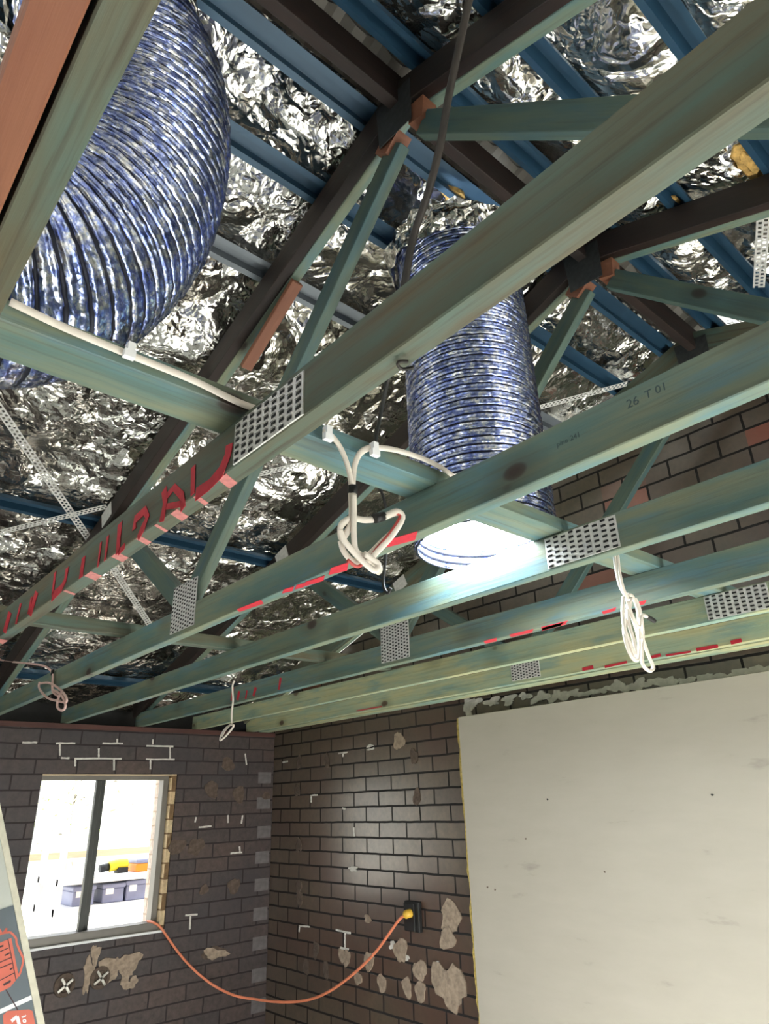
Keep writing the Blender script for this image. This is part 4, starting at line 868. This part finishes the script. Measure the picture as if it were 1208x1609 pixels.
# timber/brick reveal on the right side of the opening
rv = box('reveal_lining', (wx1 - 0.03, Y1 + 0.012, wz0), (wx1 - 0.001, Y1 + 0.10, wz1), brick_mat('pale_reveal', 'Y', 0, CZ, (206, 186, 150), (196, 170, 134), (120, 96, 70), 0.85), win)
hd = box('head_lining', (wx0, Y1 + 0.004, wz1 - 0.008), (wx1 - 0.03, Y1 + 0.06, wz1 - 0.001), M_TIMB, win)

# ------------------------------------------------------------------ outside the window: bench, crates, tools, tree
YB = 5.75
tb = thing('outdoor_rack', (2.2, YB, -0.15), 'white metal shelf rack outside beyond the window', 'rack')
def ob(u0, v0, u1, v1): return None
A = [(1.8790,5.7500,1.4914),(2.6077,5.7500,1.4758),(1.9078,5.7500,1.3027),(2.6279,5.7500,1.2884),(1.8598,5.7500,1.6168),(2.5910,5.7500,1.6309),(1.9275,5.7500,1.1741),(2.6402,5.7500,1.1745)]
xa, xb = A[0][0] - 0.05, A[1][0] + 0.25
z1_, z2_ = (A[0][2] + A[1][2]) / 2, (A[2][2] + A[3][2]) / 2
box('shelf', (xa, YB - 0.05, z1_ - 0.03), (xb, YB + 0.45, z1_ + 0.012), M_WHITE, tb)
box('shelf', (xa, YB - 0.05, z2_ - 0.035), (xb, YB + 0.45, z2_ + 0.012), M_WHITE, tb)
for x in (xa, xb - 0.04):
    for y in (YB - 0.04, YB + 0.40): box('post', (x, y, -0.15), (x + 0.04, y + 0.04, z1_ + 0.30), M_WHITE, tb)
zb_ = (A[4][2] + A[5][2]) / 2
beam = box('outdoor_beam', (xa - 0.3, YB + 0.62, zb_ - 0.03), (xb + 0.2, YB + 0.68, zb_ + 0.02), M_TIMB); beam.name = 'fence_rail'
tag(beam, 'pale timber rail behind the outdoor rack', 'rail')
bp_ = box('fence_post', (xa - 0.2, YB + 0.68, -0.15), (xa - 0.12, YB + 0.74, zb_ + 0.02), M_TIMB); tag(bp_, 'timber post holding the pale rail outside', 'post')
def crate(name, x0, x1, y0, y1, z0, z1, m, label, cat):
    t = thing(name, ((x0 + x1) / 2, y0, z0), label, cat, 'crates on the outdoor rack')
    box('body', (x0, y0, z0), (x1, y1, z1 - 0.03), m, t, 0.006); box('lid', (x0 - 0.008, y0 - 0.008, z1 - 0.03), (x1 + 0.008, y1 + 0.008, z1), m, t, 0.006)
    box('paper_label', (x0 + 0.02, y0 - 0.003, z0 + (z1 - z0) * 0.45), (x0 + (x1 - x0) * 0.5, y0 - 0.0005, z0 + (z1 - z0) * 0.78), M_WHITE, t)
Cx = [(2.1787,5.7500,1.3157),(2.3378,5.7500,1.3083),(2.3566,5.7500,1.3149),(2.5118,5.7500,1.3127),(1.9617,5.7500,1.2971),(2.1159,5.7500,1.2974)]
h_ = (z1_ - 0.03) - (z2_ + 0.012)
crate('storage_crate', Cx[0][0], Cx[1][0], YB, YB + 0.3, z2_ + 0.012, z2_ + 0.012 + h_ * 0.86, M_CRATE, 'blue-grey crate on the rack outside, just right of the window bar', 'crate')
crate('storage_crate', Cx[2][0], Cx[3][0], YB, YB + 0.3, z2_ + 0.012, z2_ + 0.012 + h_ * 0.92, M_CRATE, 'blue-grey crate on the rack outside, nearest the window jamb', 'crate')
crate('storage_crate', Cx[4][0], Cx[5][0], YB, YB + 0.3, z2_ + 0.012, z2_ + 0.012 + h_ * 0.86, M_CRATE, 'blue-grey crate on the rack outside, seen through the left pane', 'crate')
Tp = [(2.3278,5.7500,1.5063),(2.5051,5.7500,1.5060)]
td = thing('power_tool', (Tp[0][0], YB + 0.1, z1_ + 0.012), 'yellow and black power tool on the outdoor rack', 'tool')
tube('tool_body', [(Tp[0][0] - 0.09, YB + 0.1, z1_ + 0.06), (Tp[0][0] - 0.02, YB + 0.1, z1_ + 0.07), (Tp[0][0] + 0.05, YB + 0.1, z1_ + 0.07)], 0.038, M_TOOLY, td)
tube('tool_nose', [(Tp[0][0] - 0.16, YB + 0.1, z1_ + 0.05), (Tp[0][0] - 0.09, YB + 0.1, z1_ + 0.06)], 0.028, M_BLACK, td)
box('tool_battery', (Tp[0][0] - 0.03, YB + 0.06, z1_ + 0.012), (Tp[0][0] + 0.05, YB + 0.14, z1_ + 0.05), M_BLACK, td)
bo = thing('tool_case', (Tp[1][0], YB + 0.1, z1_ + 0.012), 'orange case on the outdoor rack beside the yellow tool', 'case')
box('case_body', (Tp[1][0] - 0.08, YB + 0.02, z1_ + 0.012), (Tp[1][0] + 0.12, YB + 0.22, z1_ + 0.07), M_TOOLO, bo, 0.006)
box('case_lid', (Tp[1][0] - 0.08, YB + 0.02, z1_ + 0.071), (Tp[1][0] + 0.12, YB + 0.22, z1_ + 0.10), M_CRATE, bo, 0.006)
# pale tree far behind
tr = thing('tree', (3.6, 11.0, -0.15), 'sparse pale tree in the bright light beyond the window', 'tree')
tube('trunk', [(3.6, 11.0, -0.15), (3.65, 11.0, 1.2), (3.6, 11.0, 2.6)], 0.05, M_BARK, tr)
for i in range(7):
    z = 1.4 + 0.17 * i; s = -1 if i % 2 else 1
    tube('branch', [(3.62, 11.0, z), (3.62 + s * 0.5, 11.0, z + 0.28), (3.62 + s * 1.0, 11.05, z + 0.30)], 0.014, M_BARK, tr, n=4, seg=6)
V, F = [], []; rnd = random.Random(5)
for i in range(260):
    c = Vector((3.62 + rnd.gauss(0, 0.55), 11.0 + rnd.gauss(0, 0.25), 2.1 + rnd.gauss(0, 0.4))); d = Vector((rnd.gauss(0, 1), rnd.gauss(0, 1), rnd.gauss(0, 1))).normalized(); e_ = d.orthogonal().normalized()
    o = len(V); V += [c - d * 0.05, c + e_ * 0.02, c + d * 0.05, c - e_ * 0.02]; F.append((o, o + 1, o + 2, o + 3))
lf = meshob('foliage', V, F, M_LEAF, tr); lf['kind'] = 'stuff'

# ------------------------------------------------------------------ wall outlet and extension cord
oc = [(2.8985,3.1031,1.3601)][0]
so_ = thing('wall_outlet', oc, 'black power outlet on the dark brick wall by the plasterboard edge', 'power outlet')
box('outlet_box', (2.872, oc[1] - 0.058, oc[2] - 0.070), (2.8985, oc[1] + 0.058, oc[2] + 0.075), M_BLACK, so_, 0.004)
box('cover_plate', (2.864, oc[1] - 0.030, oc[2] - 0.066), (2.8715, oc[1] + 0.055, oc[2] + 0.066), M_BLACK, so_, 0.003)
ex = thing('extension_cord', [(2.0645,4.5600,1.3002)][0], 'orange extension cord drooping from the window sill to the outlet', 'extension cord')
cp = [(2.0579,4.6400,1.3043),(2.0690,4.5700,1.2988),(2.1038,4.5500,1.2729),(2.1551,4.5400,1.2105),(2.2344,4.5300,1.1177),(2.3249,4.5000,1.0254),(2.4402,4.4600,0.9340),(2.5560,4.4000,0.8713),(2.6412,4.3000,0.8522),(2.6985,4.1600,0.8504),(2.7555,4.0200,0.8617),(2.7797,3.8600,0.9000)]
cq = [(2.8000,3.7022,0.9652),(2.8200,3.5210,1.0680),(2.8300,3.3623,1.1756),(2.8350,3.2454,1.2769),(2.8380,3.1611,1.3501),(2.8420,3.1023,1.3783)]
tube('cord', cp + cq, 0.0075, M_CORD, ex)
pq = Vector(cq[-1])
tube('plug', [pq + Vector((0.0, 0.012, -0.004)), pq, Vector((2.863, pq.y - 0.004, pq.z + 0.002))], 0.021, M_YELLOW, ex, n=4, seg=14)

# ------------------------------------------------------------------ pack of boards leaning at the lower left
E1 = Vector([(0.8206,2.5000,1.3626)][0]); E2 = Vector([(0.6535,2.7500,1.9646)][0])
ed = (E2 - E1).normalized(); hd_ = Vector((math.cos(math.radians(4)), math.sin(math.radians(4)), 0))
nn = hd_.cross(ed).normalized()
if nn.y > 0: nn = -nn
hx = (hd_ - ed * hd_.dot(ed)).normalized()
foot = E1 + ed * ((0.0 - E1.z) / ed.z)
lp = thing('board_pack', tuple(foot), 'leaning pack of pale boards with grey printed wrap at the lower left', 'board pack')
Lh = 2.35 ; Wd = 0.9
def quad(name, a0, a1, h0, h1, d0, d1, m):
    """a along the edge from the foot, h leftwards from the edge, d out of the face"""
    P = lambda a, h, d: foot + ed * a - hx * h + nn * d
    V = [P(a0, h0, d0), P(a1, h0, d0), P(a1, h1, d0), P(a0, h1, d0), P(a0, h0, d1), P(a1, h0, d1), P(a1, h1, d1), P(a0, h1, d1)]
    o = meshob(name, V, [(0, 1, 2, 3), (7, 6, 5, 4), (0, 4, 5, 1), (1, 5, 6, 2), (2, 6, 7, 3), (3, 7, 4, 0)], m, lp)
    bm = bmesh.new(); bm.from_mesh(o.data); bmesh.ops.recalc_face_normals(bm, faces=bm.faces); bm.to_mesh(o.data); bm.free(); return o
aT = (E1 - foot).length
def PA(u, v):
    return None
ew = 0.020
quad('board_stack', 0.0, Lh, 0.0, Wd, -0.05, 0.0, M_PACKW)
quad('paper_edge', 0.0, Lh, 0.0, ew, 0.0002, 0.003, M_PACKE)
a_top = [(1.8709,0.0360)][0][0]; a_line = [(1.6036,0.0533)][0][0]
quad('printed_wrap', 0.0, a_line - 0.006, ew + 0.001, Wd, 0.0002, 0.0022, M_PACK)
quad('white_line', a_line - 0.006, a_line + 0.006, ew + 0.001, Wd, 0.0002, 0.0025, M_WHITE)
quad('printed_wrap', a_line + 0.006, a_top, ew + 0.001, Wd, 0.0002, 0.0022, M_PACK)
def onface(pts, th, m, name):
    return prism(name, [foot + ed * a - hx * h + nn * 0.0024 for a, h in pts], nn, th, m, lp)
def stroke(p, w, m, d):
    for k in range(len(p) - 1):
        (a0, h0), (a1, h1) = p[k], p[k + 1]; l = math.hypot(a1 - a0, h1 - h0); dx, dy = -(h1 - h0) / l * w / 2, (a1 - a0) / l * w / 2
        onface([(a0 + dx, h0 + dy), (a1 + dx, h1 + dy), (a1 - dx, h1 - dy), (a0 - dx, h0 - dy)], d, m, 'print_stroke')
onface([(1.7761,0.1386),(1.7810,0.0443),(1.7090,0.0448),(1.6713,0.0445),(1.6653,0.0524),(1.6532,0.0718),(1.6515,0.1000),(1.6560,0.1585)], 0.0004, M_LOGO, 'print_badge')
stroke([(1.7819,0.0545),(1.6639,0.0536)], 0.0022, M_LOGOD, 0.0008)
for q, w in (([(1.7537,0.1186),(1.7567,0.0568)], 0.0025), ([(1.7404,0.0714),(1.7422,0.0566)], 0.004), ([(1.7265,0.1233),(1.7284,0.0555)], 0.0025), ([(1.7116,0.1258),(1.7126,0.0537)], 0.0025), ([(1.6980,0.0642),(1.6995,0.0563)], 0.004), ([(1.6782,0.1316),(1.6847,0.0544)], 0.0025), ([(1.6658,0.0890),(1.6681,0.0680)], 0.006), ([(1.7694,0.0897),(1.7681,0.0700)], 0.005)):
    stroke(q, w, M_LOGOD, 0.0008)
stroke([(1.8031,0.0950),(1.8023,0.0723),(1.8016,0.0589),(1.7976,0.0441),(1.7859,0.0365),(1.7731,0.0312),(1.7622,0.0333),(1.7370,0.0285),(1.7138,0.0233),(1.7032,0.0255),(1.6799,0.0380),(1.6717,0.0454)], 0.006, M_LOGO, 0.0006)
stroke([(1.8011,0.0648),(1.8120,0.0521),(1.8011,0.0586)], 0.006, M_LOGO, 0.0006)
stroke([(1.8208,0.0747),(1.8049,0.0689)], 0.006, M_LOGO, 0.0006)
stroke([(1.6512,0.0844),(1.6135,0.0720),(1.5845,0.0628)], 0.003, M_LOGOD, 0.0003)
onface([(1.5920,0.1037),(1.5965,0.0901),(1.5765,0.0341),(1.5685,0.0262),(1.5347,0.0257),(1.4932,0.0271),(1.5242,0.1128)], 0.0004, M_LOGO, 'print_badge')
stroke([(1.5679,0.0855),(1.5731,0.0688),(1.5479,0.0673)], 0.009, M_WHITE, 0.0008)
stroke([(1.5677,0.0568),(1.5634,0.0548),(1.5671,0.0513),(1.5627,0.0493),(1.5664,0.0457)], 0.003, M_WHITE, 0.0008)
stroke([(1.5569,0.0561),(1.5509,0.0545),(1.5498,0.0482),(1.5566,0.0496),(1.5569,0.0561)], 0.003, M_WHITE, 0.0008)
